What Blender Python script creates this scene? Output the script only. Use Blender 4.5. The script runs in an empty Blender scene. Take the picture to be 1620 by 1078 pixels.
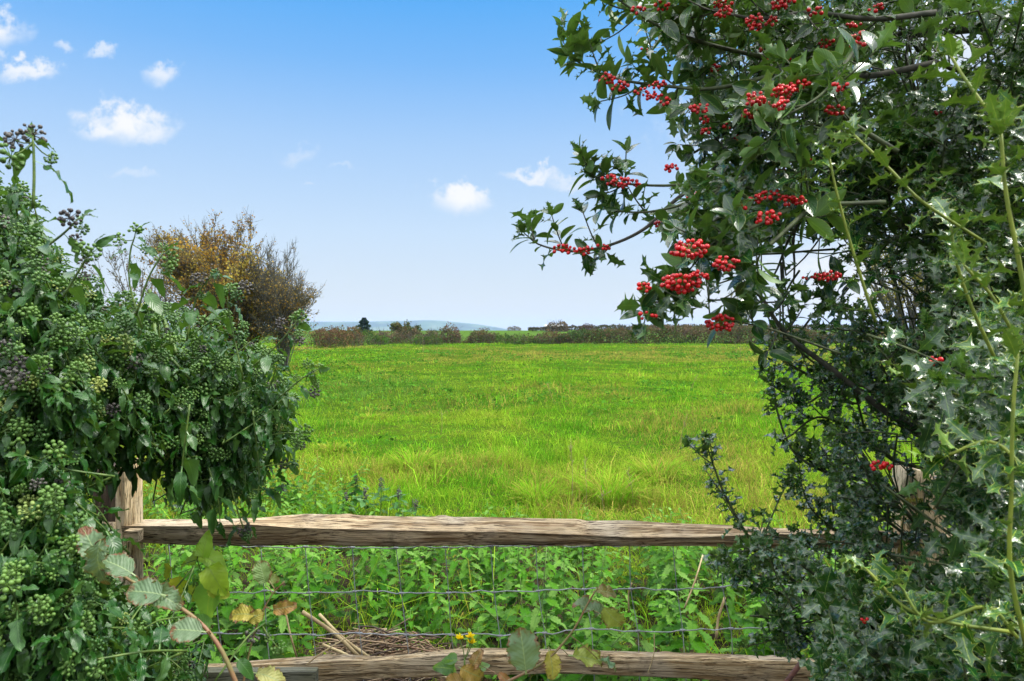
import bpy, math, random
import numpy as np
from mathutils import Vector
rng = np.random.default_rng(7)
random.seed(7)
scn = bpy.context.scene
C = scn.collection
F, CX, HY, EYE = 1080.0, 810.0, 522.0, 1.6

def P(px, py, d):
    """a point seen at photo position (px, py) standing d metres in front of the eye"""
    return np.array([(px - CX) / F * d, d, EYE + (HY - py) / F * d])

# ---------------------------------------------------------------- objects
WLOC = {}
def tag(o, label=None, cat=None, group=None, kind=None):
    if label: o['label'] = label
    if cat: o['category'] = cat
    if group: o['group'] = group
    if kind: o['kind'] = kind
    return o
def thing(name, label, cat, loc, group=None):
    o = bpy.data.objects.new(name, None); C.objects.link(o)
    o.empty_display_size = 0.1
    o.location = [float(v) for v in loc]; WLOC[o.name] = np.array(loc, float)
    return tag(o, label, cat, group)

class MB:
    """collects triangles with per-vertex attributes; build() links ONE mesh object"""
    def __init__(s): s.v = []; s.t = []; s.a = {}; s.n = 0; s.counts = []
    def add(s, v, t, **at):
        v = np.asarray(v, float).reshape(-1, 3); t = np.asarray(t, np.int64).reshape(-1, 3)
        s.v.append(v); s.t.append(t + s.n); s.n += len(v); s.counts.append((len(v), at))
        return s
    def build(s, name, mat, parent=None, smooth=True, world=True):
        if not s.v:
            s.add([[0, 0, 0], [.001, 0, 0], [0, .001, 0]], [[0, 1, 2]])
        v = np.concatenate(s.v); t = np.concatenate(s.t)
        c = (v.min(0) + v.max(0)) / 2 if world else np.zeros(3)
        if world and parent is None: c[2] = v[:, 2].min()
        me = bpy.data.meshes.new(name)
        me.vertices.add(len(v)); me.vertices.foreach_set('co', (v - c).astype(np.float32).ravel())
        me.loops.add(len(t) * 3); me.loops.foreach_set('vertex_index', t.astype(np.int32).ravel())
        me.polygons.add(len(t))
        me.polygons.foreach_set('loop_start', np.arange(0, len(t) * 3, 3, dtype=np.int32))
        me.polygons.foreach_set('use_smooth', np.full(len(t), smooth, dtype=bool))
        keys = set(k for _, a in s.counts for k in a)
        for k in keys:
            col = k == 'col'
            arr = []
            for n, a in s.counts:
                x = a.get(k)
                if x is None: x = np.zeros((n, 3)) if col else np.zeros(n)
                x = np.asarray(x, float)
                if col: x = np.broadcast_to(x, (n, 3))
                else: x = np.broadcast_to(x, (n,))
                arr.append(x)
            arr = np.concatenate(arr)
            if col:
                at = me.attributes.new('col', 'FLOAT_COLOR', 'POINT')
                at.data.foreach_set('color', np.c_[arr, np.ones(len(arr))].astype(np.float32).ravel())
            else:
                at = me.attributes.new(k, 'FLOAT', 'POINT')
                at.data.foreach_set('value', arr.astype(np.float32).ravel())
        me.update(); me.validate()
        if mat: me.materials.append(mat)
        o = bpy.data.objects.new(name, me); C.objects.link(o)
        pw = WLOC[parent.name] if (parent is not None and world) else np.zeros(3)
        if parent is not None: o.parent = parent
        o.location = [float(q) for q in (c - pw)]
        WLOC[o.name] = c.copy()
        return o
    # ---- shapes
    def tube(s, pts, rad, sides=6, cap=True, **at):
        pts = np.asarray(pts, float); m = len(pts)
        rad = np.broadcast_to(np.asarray(rad, float), (m,))
        tan = np.gradient(pts, axis=0); tan /= np.linalg.norm(tan, axis=1, keepdims=True) + 1e-12
        ref = np.array([0.31, 0.17, 0.93]) if abs(tan[0] @ np.array([0.31, 0.17, 0.93])) < .93 else np.array([1., 0, 0])
        n1 = np.cross(tan, ref); n1 /= np.linalg.norm(n1, axis=1, keepdims=True) + 1e-12
        n2 = np.cross(tan, n1)
        an = np.arange(sides) * 2 * np.pi / sides
        v = pts[:, None] + rad[:, None, None] * (np.cos(an)[None, :, None] * n1[:, None] + np.sin(an)[None, :, None] * n2[:, None])
        v = v.reshape(-1, 3)
        i = np.arange(m - 1)[:, None] * sides; j = np.arange(sides)[None]; j2 = (j + 1) % sides
        a, b, c_, d = i + j, i + j2, i + sides + j2, i + sides + j
        t = np.concatenate([np.stack([a, b, c_], -1).reshape(-1, 3), np.stack([a, c_, d], -1).reshape(-1, 3)])
        if cap:
            for base, flip in ((0, True), ((m - 1) * sides, False)):
                tt = np.array([[base, base + k, base + k + 1] for k in range(1, sides - 1)])
                t = np.concatenate([t, tt[:, ::-1] if flip else tt])
        tt_ = np.repeat(np.linspace(0, 1, m), sides)
        at.setdefault('lv', tt_)
        return s.add(v, t, **at)
    def box(s, lo, hi, **at):
        x0, y0, z0 = lo; x1, y1, z1 = hi
        v = [(x0,y0,z0),(x1,y0,z0),(x1,y1,z0),(x0,y1,z0),(x0,y0,z1),(x1,y0,z1),(x1,y1,z1),(x0,y1,z1)]
        q = [(0,3,2,1),(4,5,6,7),(0,1,5,4),(1,2,6,5),(2,3,7,6),(3,0,4,7)]
        t = [x for a,b,c_,d in q for x in ((a,b,c_),(a,c_,d))]
        return s.add(v, t, **at)
    def inst(s, tm, pos, along, normal, scale, rnd=None, col=None):
        """copies of a template laid out by frames (all arrays of length n)"""
        V, T, at = tm
        pos = np.asarray(pos, float).reshape(-1, 3); n = len(pos)
        if n == 0: return s
        a = np.asarray(along, float).reshape(-1, 3); a = a / (np.linalg.norm(a, axis=1, keepdims=True) + 1e-9)
        m = np.asarray(normal, float).reshape(-1, 3)
        m = m - (m * a).sum(1, keepdims=True) * a
        m = m / (np.linalg.norm(m, axis=1, keepdims=True) + 1e-9)
        x = np.cross(a, m)
        sc = np.asarray(scale, float); sc = np.broadcast_to(sc, (n,) if sc.ndim < 2 else (n, 3))
        if sc.ndim == 1: sc = np.stack([sc] * 3, 1)
        v = pos[:, None] + (V[None, :, 0:1] * sc[:, None, 0:1]) * x[:, None] + (V[None, :, 1:2] * sc[:, None, 1:2]) * a[:, None] + (V[None, :, 2:3] * sc[:, None, 2:3]) * m[:, None]
        t = T[None] + (np.arange(n) * len(V))[:, None, None]
        kw = {k: np.tile(q, n) for k, q in at.items()}
        kw['rnd'] = np.repeat(rng.random(n) if rnd is None else np.broadcast_to(rnd, (n,)), len(V))
        if col is not None: kw['col'] = np.repeat(np.broadcast_to(col, (n, 3)), len(V), 0)
        return s.add(v.reshape(-1, 3), t.reshape(-1, 3), **kw)

class Leaves:
    """leaf placements gathered one by one, sent to a mesh in bulk"""
    def __init__(s): s.d = {}
    def put(s, tm, pos, along, normal, scale, rnd=None, col=None):
        s.d.setdefault(id(tm), (tm, []))[1].append((pos, along, normal, scale, random.random() if rnd is None else rnd, (0, 0, 0) if col is None else col))
    def count(s): return sum(len(l) for _, l in s.d.values())
    def mesh(s):
        b = MB()
        for tm, l in s.d.values():
            b.inst(tm, [q[0] for q in l], [q[1] for q in l], [q[2] for q in l], np.array([q[3] for q in l]), np.array([q[4] for q in l]), np.array([q[5] for q in l], float))
        return b

def unit(v):
    v = np.asarray(v, float); return v / (np.linalg.norm(v) + 1e-12)
def rvec(s=1.0): return rng.normal(0, s, 3)
def smooth(a, b, x):
    t = np.clip((np.asarray(x, float) - a) / (b - a), 0, 1); return t * t * (3 - 2 * t)
_lat = rng.random((256, 256))
def vn(x, y, s=1.0, seed=0):
    """smooth value noise 0..1"""
    x = np.asarray(x, float) / s + seed * 17.3; y = np.asarray(y, float) / s + seed * 7.9
    xi = np.floor(x).astype(int); yi = np.floor(y).astype(int); fx = x - xi; fy = y - yi
    fx = fx * fx * (3 - 2 * fx); fy = fy * fy * (3 - 2 * fy)
    g = lambda i, j: _lat[i % 256, j % 256]
    return (g(xi, yi) * (1 - fx) + g(xi + 1, yi) * fx) * (1 - fy) + (g(xi, yi + 1) * (1 - fx) + g(xi + 1, yi + 1) * fx) * fy
def curve(pts, n):
    """Catmull-Rom through the points, n samples"""
    p = np.asarray(pts, float)
    if len(p) == 2: return p[0] + (p[1] - p[0]) * np.linspace(0, 1, n)[:, None]
    q = np.vstack([2 * p[0] - p[1], p, 2 * p[-1] - p[-2]])
    out = []
    for u in np.linspace(0, len(p) - 1 - 1e-9, n):
        i = int(u); f = u - i; a, b, c_, d = q[i:i + 4]
        out.append(.5 * (2 * b + (c_ - a) * f + (2 * a - 5 * b + 4 * c_ - d) * f * f + (-a + 3 * b - 3 * c_ + d) * f ** 3))
    return np.array(out)

# ---------------------------------------------------------------- materials
def newmat(name):
    m = bpy.data.materials.new(name); m.use_nodes = True
    nt = m.node_tree; nt.nodes.clear()
    return m, nt
class N:
    def __init__(s, nt): s.nt = nt
    def __call__(s, ty, props=None, **inp):
        n = s.nt.nodes.new(ty)
        for k, v in (props or {}).items(): setattr(n, k, v)
        for k, v in inp.items():
            key = int(k[1:]) if k[0] == 'i' and k[1:].isdigit() else k.replace('_', ' ')
            s.set(n.inputs[key], v)
        return n
    def set(s, sock, v):
        if isinstance(v, bpy.types.NodeSocket): s.nt.links.new(v, sock)
        elif isinstance(v, bpy.types.Node): s.nt.links.new(v.outputs[0], sock)
        else:
            if hasattr(sock, 'default_value') and hasattr(sock.default_value, '__len__') and len(sock.default_value) == 4 and len(v) == 3: v = (*v, 1)
            sock.default_value = v
    def math(s, op, a, b=None, c=None, clamp=False):
        n = s.nt.nodes.new('ShaderNodeMath'); n.operation = op; n.use_clamp = clamp
        s.set(n.inputs[0], a)
        if b is not None: s.set(n.inputs[1], b)
        if c is not None: s.set(n.inputs[2], c)
        return n.outputs[0]
    def mix(s, f, a, b, blend='MIX'):
        n = s.nt.nodes.new('ShaderNodeMix'); n.data_type = 'RGBA'; n.blend_type = blend
        s.set(n.inputs[0], f); s.set(n.inputs[6], a); s.set(n.inputs[7], b)
        return n.outputs[2]
    def ramp(s, f, stops, interp='LINEAR'):
        n = s.nt.nodes.new('ShaderNodeValToRGB'); r = n.color_ramp; r.interpolation = interp
        while len(r.elements) < len(stops): r.elements.new(.5)
        for e, (p, c_) in zip(r.elements, stops):
            e.position = p; e.color = (*c_, 1) if len(c_) == 3 else c_
        s.set(n.inputs[0], f); return n.outputs[0]
    def attr(s, name):
        n = s.nt.nodes.new('ShaderNodeAttribute'); n.attribute_name = name; return n
    def range(s, v, a, b, c=0.0, d=1.0, sm=True):
        n = s.nt.nodes.new('ShaderNodeMapRange'); n.interpolation_type = 'SMOOTHSTEP' if sm else 'LINEAR'
        s.set(n.inputs[0], v)
        for i, q in enumerate((a, b, c, d)): n.inputs[i + 1].default_value = q
        return n.outputs[0]
    def out(s, sh, disp=None):
        o = s.nt.nodes.new('ShaderNodeOutputMaterial'); s.set(o.inputs[0], sh)
        return o

def leaf_mat(name, top, under, rib, edge, rough=.35, transl=.25, edge_at=.93, ribw=.06, use_col=False, brown=None, spec=.5, vein=.25, tcol=None):
    m, nt = newmat(name); n = N(nt)
    rnd = n.attr('rnd').outputs['Fac']; lu = n.attr('lu').outputs['Fac']; lv = n.attr('lv').outputs['Fac']
    au = n.math('ABSOLUTE', lu)
    if use_col:
        c = n.attr('col').outputs['Color']
        cu = n.mix(.45, c, under)
    else:
        c = top; cu = under
    hsv = n('ShaderNodeHueSaturation', Value=n.math('MULTIPLY_ADD', rnd, .8, .6), Saturation=n.math('MULTIPLY_ADD', rnd, -.25, 1.1), Hue=n.math('MULTIPLY_ADD', rnd, -.03, .515))
    n.set(hsv.inputs['Color'], c)
    c = hsv.outputs[0]
    geo = n('ShaderNodeNewGeometry')
    c = n.mix(geo.outputs['Backfacing'], c, cu)
    tex = n('ShaderNodeTexNoise', Scale=70.0, Detail=3.0)
    n.set(tex.inputs['Vector'], geo.outputs['Position'])
    c = n.mix(n.math('MULTIPLY', n.math('SUBTRACT', tex.outputs[0], .35, clamp=True), .9), c, n.mix(.5, c, (0, 0, 0, 1)))
    if brown:
        bn = n.math('ADD', n.math('MULTIPLY', n.math('SUBTRACT', tex.outputs[0], .5), 1.1), n.math('MAXIMUM', au, lv))
        c = n.mix(n.range(bn, .82, 1.05), c, brown)
        bl = n.range(n.math('ABSOLUTE', n.math('SUBTRACT', n.math('FRACT', n.math('ADD', n.math('MULTIPLY', lv, 6.0), n.math('MULTIPLY', au, -1.6))), .5)), .30, .0)
        c = n.mix(n.math('MULTIPLY', bl, .13), c, n.mix(.5, c, (.01, .04, .01, 1)))
    c = n.mix(n.range(au, ribw, ribw * .3), c, rib)
    c = n.mix(n.range(au, edge_at, min(edge_at + .06, 1.0)), c, edge)
    # side veins as relief
    w = n.math('SINE', n.math('ADD', n.math('MULTIPLY', lv, 52.0), n.math('MULTIPLY', au, -16.0)))
    h = n.math('ADD', n.math('MULTIPLY', w, .5), tex.outputs[0])
    bump = n('ShaderNodeBump', Strength=vein, Distance=.0012, Height=h)
    p = n('ShaderNodeBsdfPrincipled', Roughness=n.math('MULTIPLY_ADD', geo.outputs['Backfacing'], .3, rough), Normal=bump)
    n.set(p.inputs['Base Color'], c)
    p.inputs['Specular IOR Level'].default_value = spec
    tr = n('ShaderNodeBsdfTranslucent', Normal=bump)
    n.set(tr.inputs['Color'], n.mix(.6, c, tcol or (.25, .5, .04, 1), 'MIX'))
    sh = n('ShaderNodeMixShader', Fac=transl); n.set(sh.inputs[1], p.outputs[0]); n.set(sh.inputs[2], tr.outputs[0])
    n.out(sh); return m

def plain_mat(name, col, rough=.6, col2=None, scale=30., bump=.3, spec=.4, use_col=False, transl=0., dist=.003, stretch=(1, 1, 1)):
    m, nt = newmat(name); n = N(nt)
    geo = n('ShaderNodeNewGeometry')
    mp = n('ShaderNodeMapping'); n.set(mp.inputs[0], geo.outputs['Position']); mp.inputs['Scale'].default_value = stretch
    tex = n('ShaderNodeTexNoise', Scale=scale, Detail=4.0); n.set(tex.inputs['Vector'], mp.outputs[0])
    if use_col: c = n.attr('col').outputs['Color']
    else: c = n.mix(n.range(tex.outputs[0], .35, .65), col, col2 or tuple(v * .6 for v in col[:3]) + (1,))
    b = n('ShaderNodeBump', Strength=bump, Distance=dist, Height=tex.outputs[0])
    p = n('ShaderNodeBsdfPrincipled', Roughness=rough, Normal=b); n.set(p.inputs['Base Color'], c)
    p.inputs['Specular IOR Level'].default_value = spec
    sh = p
    if transl:
        tr = n('ShaderNodeBsdfTranslucent'); n.set(tr.inputs['Color'], c)
        sh = n('ShaderNodeMixShader', Fac=transl); n.set(sh.inputs[1], p.outputs[0]); n.set(sh.inputs[2], tr.outputs[0])
    n.out(sh); return m

def wood_mat(name, light, dark, grey, axis='X', grain=1.0):
    m, nt = newmat(name); n = N(nt)
    geo = n('ShaderNodeNewGeometry')
    st = (1.2, 34, 34) if axis == 'X' else (34, 34, 1.3)
    mp = n('ShaderNodeMapping'); n.set(mp.inputs[0], geo.outputs['Position']); mp.inputs['Scale'].default_value = st
    warp = n('ShaderNodeTexNoise', Scale=3.0, Detail=2.0); n.set(warp.inputs['Vector'], geo.outputs['Position'])
    add = n('ShaderNodeVectorMath', {'operation': 'MULTIPLY_ADD'}); n.set(add.inputs[0], warp.outputs['Color']); add.inputs[1].default_value = (1.6, 1.6, 1.6); n.set(add.inputs[2], mp.outputs[0])
    g1 = n('ShaderNodeTexNoise', Scale=2.2, Detail=6.0, Roughness=.65); n.set(g1.inputs['Vector'], add.outputs[0])
    g2 = n('ShaderNodeTexNoise', Scale=7.0, Detail=3.0, Roughness=.6); n.set(g2.inputs['Vector'], add.outputs[0])
    big = n('ShaderNodeTexNoise', Scale=5.0, Detail=4.0); n.set(big.inputs['Vector'], geo.outputs['Position'])
    c = n.mix(n.range(g1.outputs[0], .36, .62), dark, light)
    c = n.mix(n.math('MULTIPLY', n.range(big.outputs[0], .45, .68), .75), c, grey)
    # weathered stains and drying cracks with shapes of their own
    c = n.mix(n.math('MULTIPLY', n.range(g2.outputs[0], .47, .37), .92), c, tuple(v * .22 for v in dark[:3]) + (1,))
    st2 = n('ShaderNodeTexNoise', Scale=9.0, Detail=6.0, Roughness=.7); n.set(st2.inputs['Vector'], geo.outputs['Position'])
    c = n.mix(n.math('MULTIPLY', n.range(st2.outputs[0], .56, .70), .6), c, (.05, .035, .02, 1))
    h = n.math('ADD', n.math('MULTIPLY', g1.outputs[0], 1.0), n.math('MULTIPLY', g2.outputs[0], .8))
    b = n('ShaderNodeBump', Strength=min(1, .8 * grain), Distance=.006 * grain, Height=h)
    p = n('ShaderNodeBsdfPrincipled', Roughness=.75, Normal=b); n.set(p.inputs['Base Color'], c)
    p.inputs['Specular IOR Level'].default_value = .25
    n.out(p); return m

M = {}
M['holly'] = leaf_mat('holly leaf', (.016, .068, .013, 1), (.085, .19, .03, 1), (.17, .29, .05, 1), (.40, .46, .13, 1), rough=.22, transl=.13, edge_at=.94, ribw=.05, spec=.8, vein=.22)
M['holly_young'] = leaf_mat('young holly leaf', (.032, .105, .014, 1), (.14, .26, .03, 1), (.30, .40, .05, 1), (.46, .50, .08, 1), rough=.25, transl=.08, edge_at=.91, ribw=.07, spec=.55, vein=.2)
M['ivy'] = leaf_mat('ivy leaf', (.022, .085, .010, 1), (.06, .15, .025, 1), (.11, .22, .06, 1), (.06, .15, .04, 1), rough=.36, transl=.14, edge_at=.97, ribw=.04, spec=.42, vein=.2)
M['nettle'] = leaf_mat('nettle leaf', (.07, .20, .035, 1), (.10, .22, .06, 1), (.035, .12, .015, 1), (.07, .2, .03, 1), rough=.5, transl=.28, edge_at=.98, ribw=.05, vein=.5, use_col=True, spec=.15)
M['bramble'] = leaf_mat('bramble leaf', (.1, .2, .05, 1), (.2, .26, .16, 1), (.22, .3, .12, 1), (.16, .06, .02, 1), rough=.5, transl=.25, edge_at=.96, ribw=.05, vein=.45, use_col=True, brown=(.13, .045, .015, 1), tcol=(.4, .45, .06, 1))
M['bindweed'] = leaf_mat('bindweed leaf', (.15, .3, .03, 1), (.26, .42, .05, 1), (.3, .42, .08, 1), (.25, .35, .05, 1), rough=.45, transl=.55, tcol=(.5, .75, .03, 1), edge_at=.98, use_col=True)
M['green_stem'] = plain_mat('green stem', (.12, .17, .018, 1), .6, (.05, .10, .015, 1), 25)
M['shoot_stem'] = plain_mat('yellow green shoot', (.18, .22, .02, 1), .6, (.11, .16, .018, 1), 25)
M['ivy_stem'] = plain_mat('ivy stem', (.11, .17, .03, 1), .5, (.05, .10, .02, 1), 60)
M['bark'] = plain_mat('grey bark', (.10, .095, .075, 1), .8, (.045, .05, .035, 1), 45, .6)
M['twig'] = plain_mat('holly twig', (.075, .10, .035, 1), .6, (.035, .045, .02, 1), 60, .4)
M['nettle_stem'] = plain_mat('nettle stem', (.16, .26, .06, 1), .6)
M['bramble_stem'] = plain_mat('bramble stem', (.20, .10, .05, 1), .5, (.16, .15, .05, 1), 40)
M['straw'] = plain_mat('dry straw', (.44, .35, .18, 1), .7, (.25, .18, .085, 1), 18)
M['deadwood'] = plain_mat('dead twig', (.20, .12, .08, 1), .7, (.38, .28, .17, 1), 9, use_col=True)
M['wire'] = plain_mat('galvanised wire', (.30, .32, .35, 1), .45, (.2, .21, .22, 1), 20, .1)
M['rust'] = plain_mat('rusty iron', (.13, .05, .035, 1), .8, (.06, .025, .02, 1), 60, .6)
M['rail'] = wood_mat('split oak rail', (.60, .46, .28, 1), (.19, .115, .05, 1), (.52, .44, .32, 1), grain=1.6)
M['lower_rail'] = wood_mat('cleft oak lower rail', (.64, .49, .29, 1), (.26, .165, .07, 1), (.54, .45, .32, 1), grain=1.5)
M['post'] = wood_mat('cleft oak post', (.80, .64, .40, 1), (.40, .27, .12, 1), (.70, .60, .43, 1), 'Z', 1.5)
M['old_post'] = wood_mat('dark weathered post', (.07, .05, .035, 1), (.02, .015, .01, 1), (.05, .05, .04, 1), 'Z')
M['plank'] = wood_mat('grey green plank', (.17, .17, .11, 1), (.10, .10, .06, 1), (.16, .16, .12, 1))
M['far_post'] = plain_mat('far fence post', (.2, .17, .13, 1), .8)
def grassmat():
    m, nt = newmat('grass blades'); n = N(nt)
    c = n.attr('col').outputs['Color']
    p = n('ShaderNodeBsdfDiffuse'); n.set(p.inputs['Color'], c)
    tr = n('ShaderNodeBsdfTranslucent'); n.set(tr.inputs['Color'], c)
    sh = n('ShaderNodeMixShader', Fac=.38); n.set(sh.inputs[1], p.outputs[0]); n.set(sh.inputs[2], tr.outputs[0])
    n.out(sh); return m
M['grass'] = grassmat()
M['fol'] = grassmat(); M['fol'].name = 'far foliage'
def berrymat(name, c1, c2, rough, spec, eye):
    m, nt = newmat(name); n = N(nt)
    rnd = n.attr('rnd').outputs['Fac']; lv = n.attr('lv').outputs['Fac']
    c = n.mix(rnd, c1, c2); c = n.mix(n.range(lv, .55, .9), c, eye)
    p = n('ShaderNodeBsdfPrincipled', Roughness=rough); n.set(p.inputs['Base Color'], c); p.inputs['Specular IOR Level'].default_value = spec
    p.inputs['Subsurface Weight'].default_value = 0.0
    n.out(p); return m
M['berry'] = berrymat('red holly berry', (.62, .008, .010, 1), (.36, .005, .009, 1), .2, .5, (.02, .01, .01, 1))
M['umbel'] = berrymat('green ivy berry', (.105, .20, .034, 1), (.04, .10, .02, 1), .45, .35, (.05, .06, .04, 1))
M['umbel_dark'] = berrymat('ripening ivy berry', (.04, .035, .035, 1), (.085, .08, .065, 1), .55, .4, (.02, .02, .02, 1))
M['umbel_yellow'] = berrymat('ivy flower head', (.26, .30, .06, 1), (.18, .25, .06, 1), .5, .4, (.2, .2, .04, 1))
M['petal'] = plain_mat('yellow petal', (.90, .76, .01, 1), .5, (.85, .66, .01, 1), 80, transl=.3)

# ---------------------------------------------------------------- leaf templates (x across, y along, z up)
def grid_leaf(ts, half, zed, cols=(1, .55, 0), fold=.15, curl=.2, stalk=.12, wave=None, twist=0.):
    """ts stations; half[k] right/left half widths; zed[k] edge lift (right, left)"""
    us = [-c for c in cols[:-1]] + [0] + list(cols[:-1])[::-1]
    V = []; lu = []; lv = []
    for k, t in enumerate(ts):
        for u in us:
            hw = half[k][0] if u > 0 else half[k][1]
            ze = zed[k][0] if u > 0 else zed[k][1]
            x = u * hw; a = abs(u)
            y = t + (.10 * a * a * hw)
            z = fold * abs(x) + ze * a * a - curl * t * t + twist * x * t
            V.append((x, stalk + y * (1 - stalk), z)); lu.append(u); lv.append(t)
    w = len(us); T = []
    for k in range(len(ts) - 1):
        for j in range(w - 1):
            a = k * w + j; T += [(a, a + 1, a + w + 1), (a, a + w + 1, a + w)]
    # stalk
    b = len(V); sw = .018
    V += [(-sw, 0, 0), (sw, 0, 0), (sw, stalk + .02, 0.004), (-sw, stalk + .02, 0.004)]; lu += [0.] * 4; lv += [0.] * 4
    T += [(b, b + 1, b + 2), (b, b + 2, b + 3)]
    return np.array(V, float), np.array(T, np.int64), {'lu': np.array(lu, float), 'lv': np.array(lv, float)}
def holly_tm(ns, w, amp, curl, fold, prot=.10, lite=False, seed=0):
    r = random.Random(seed)
    e = lambda t: w * max(0.0, math.sin(math.pi * min(1, max(0, t)) ** .85)) ** .75
    ts = [0.0]; half = [(.012, .012)]; zed = [(0, 0)]
    if ns == 0:
        for t in (.08, .2, .35, .5, .65, .8, .9, .96): ts.append(t); half.append((e(t), e(t))); zed.append((.01, .01))
    else:
        step = .86 / ns
        for i in range(ns):
            t = .10 + step * (i + .35)
            z1 = amp * (1 if i % 2 else -.7) * r.uniform(.6, 1.2); z2 = amp * (-.7 if i % 2 else 1) * r.uniform(.6, 1.2)
            se = max(e(t), .05)
            for dt, f, pr in ([(-step * .28, .74, 0), (0, .98, prot), (step * .14, .78, 0), (step * .42, .62, 0)] if not lite else [(0, .95, prot), (step * .45, .64, 0)]):
                tt = t + dt; ee = e(tt) if pr == 0 else se
                ts.append(tt); half.append((ee * f + pr * r.uniform(.7, 1.1), ee * f + pr * r.uniform(.7, 1.1))); k = 1.0 if pr else .25
                zed.append((z1 * k, z2 * k))
    ts.append(1.0); half.append((.004, .004)); zed.append((0, 0))
    return grid_leaf(ts, half, zed, fold=fold, curl=curl, stalk=.09, twist=r.uniform(-.4, .4))
HS = [holly_tm(5, .21, .13, .25, .25, seed=1), holly_tm(4, .24, .16, .35, .15, seed=2), holly_tm(5, .20, .12, .1, .35, seed=3), holly_tm(4, .22, .2, .45, .1, seed=4), holly_tm(3, .25, .15, .3, .2, .12, seed=5)]
HSL = [holly_tm(4, .25, .17, .3, .2, lite=True, seed=6), holly_tm(3, .27, .2, .4, .15, .13, lite=True, seed=7), holly_tm(4, .23, .15, .15, .3, lite=True, seed=8)]
HE = [holly_tm(0, .22, 0, .25, .2), holly_tm(0, .25, 0, .4, .1), holly_tm(0, .2, 0, .1, .3)]
def ivy_tm(w, curl, fold, wav, lobed=False, seed=0):
    r = random.Random(seed); ts = [0, .05, .13, .23, .35, .48, .62, .76, .88, .96, 1.0]; half = []; zed = []
    for t in ts:
        e = w * (t + .02) ** .5 * (1 - t) ** .85 * 1.75 if t < 1 else .003
        if lobed: e *= 1 + .45 * math.exp(-((t - .25) / .09) ** 2) - .12 * math.exp(-((t - .5) / .1) ** 2)
        if t == 0: e = .02
        half.append((e, e)); zed.append((wav * math.sin(9 * t + r.random() * 6), wav * math.sin(8 * t + r.random() * 6)))
    return grid_leaf(ts, half, zed, fold=fold, curl=curl, stalk=.2, twist=r.uniform(-.3, .3))
IV = [ivy_tm(.26, .35, .2, .06, seed=1), ivy_tm(.23, .5, .3, .08, seed=2), ivy_tm(.28, .2, .1, .08, seed=3), ivy_tm(.24, .4, .25, .06, True, seed=4), ivy_tm(.20, .6, .15, .10, seed=5), ivy_tm(.25, .1, .35, .07, seed=6)]
def saw_tm(w, teeth, depth, curl, fold, shape='nettle', stalk=.12, seed=0, wav=.04):
    r = random.Random(seed); ts = [0.0]; half = [(.02, .02)]; zed = [(0, 0)]
    for i in range(teeth):
        for dt, f in ((.25, 1 - depth), (.8, 1.0)):
            t = (i + dt) / teeth
            if shape == 'nettle': e = w * (t + .03) ** .35 * (1 - t) ** .75 * 1.5
            elif shape == 'heart': e = w * (t + .06) ** .32 * (1 - t) ** .62 * 1.4
            else: e = w * math.sin(math.pi * min(1, t * .92 + .06)) ** .6
            q = f * r.uniform(.93, 1.07)
            ts.append(t); half.append((e * q, e * q)); zed.append((wav * math.sin(i * 1.3 + r.random()), wav * math.sin(i * 1.7 + 2 + r.random())))
    ts.append(1.0); half.append((.003, .003)); zed.append((0, 0))
    return grid_leaf(ts, half, zed, fold=fold, curl=curl, stalk=stalk, twist=r.uniform(-.3, .3))
NE = [saw_tm(.30, 8, .32, .15, .25, seed=1), saw_tm(.27, 8, .32, .35, .15, seed=2), saw_tm(.32, 7, .32, .08, .3, seed=3)]
BR = [saw_tm(.40, 11, .12, .25, .1, 'round', seed=1, wav=.05), saw_tm(.33, 10, .14, .5, .25, 'round', seed=2, wav=.09), saw_tm(.30, 9, .14, .2, .5, 'round', seed=3, wav=.12)]
BI = [saw_tm(.40, 6, .0, .4, .38, 'heart', seed=1, wav=.07), saw_tm(.43, 6, .0, .65, .25, 'heart', seed=2, wav=.11)]
def quad_leaf():
    V = np.array([(0, 0, 0), (.32, .45, .06), (0, 1, 0), (-.32, .45, .06)], float)
    return V, np.array([(0, 1, 2), (0, 2, 3)]), {'lu': np.zeros(4), 'lv': np.array([0, .5, 1, .5])}
QL = quad_leaf()
def sphere_tm(sub=2):
    import bmesh
    bm = bmesh.new(); bmesh.ops.create_icosphere(bm, subdivisions=sub, radius=1.0)
    bm.verts.ensure_lookup_table()
    V = np.array([v.co[:] for v in bm.verts]); T = np.array([[v.index for v in f.verts] for f in bm.faces]); bm.free()
    lv = np.zeros(len(V)); lv[np.argmax(V[:, 1])] = 1
    return V, T, {'lv': lv}
SP2, SP3 = sphere_tm(2), sphere_tm(3)

# ---------------------------------------------------------------- ground, far land
def ground_h(x, y):
    x = np.asarray(x, float); y = np.asarray(y, float)
    h = 1.35 * smooth(78, 175, y)
    h = h + .3 * smooth(2, 22, x) * smooth(95, 150, y)
    h = h - 24 * smooth(230, 900, y)
    f = smooth(3, 6, y) * (1 - smooth(90, 200, y))
    h = h + f * ((vn(x, y, 1.3, 1) - .5) * .13 + (vn(x, y, 4.5, 2) - .5) * .22 + (vn(x, y, .5, 3) - .5) * .05)
    return h
def stations(segs):
    out = []
    for a, b, st in segs: out += list(np.arange(a, b, st))
    return out
ys = np.array(stations([(-30, 2, 2), (2, 20, .25), (20, 90, .8), (90, 260, 4)]) + list(np.geomspace(260, 6000, 30)))
xh = stations([(0, 12, .25), (12, 62, .8)]) + list(np.geomspace(62, 4300, 22))
xs = np.array([-v for v in xh[:0:-1]] + xh)
X, Y = np.meshgrid(xs, ys); Z = ground_h(X, Y)
w = len(xs); i = (np.arange(len(ys) - 1)[:, None] * w + np.arange(w - 1)[None]).ravel()
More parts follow.
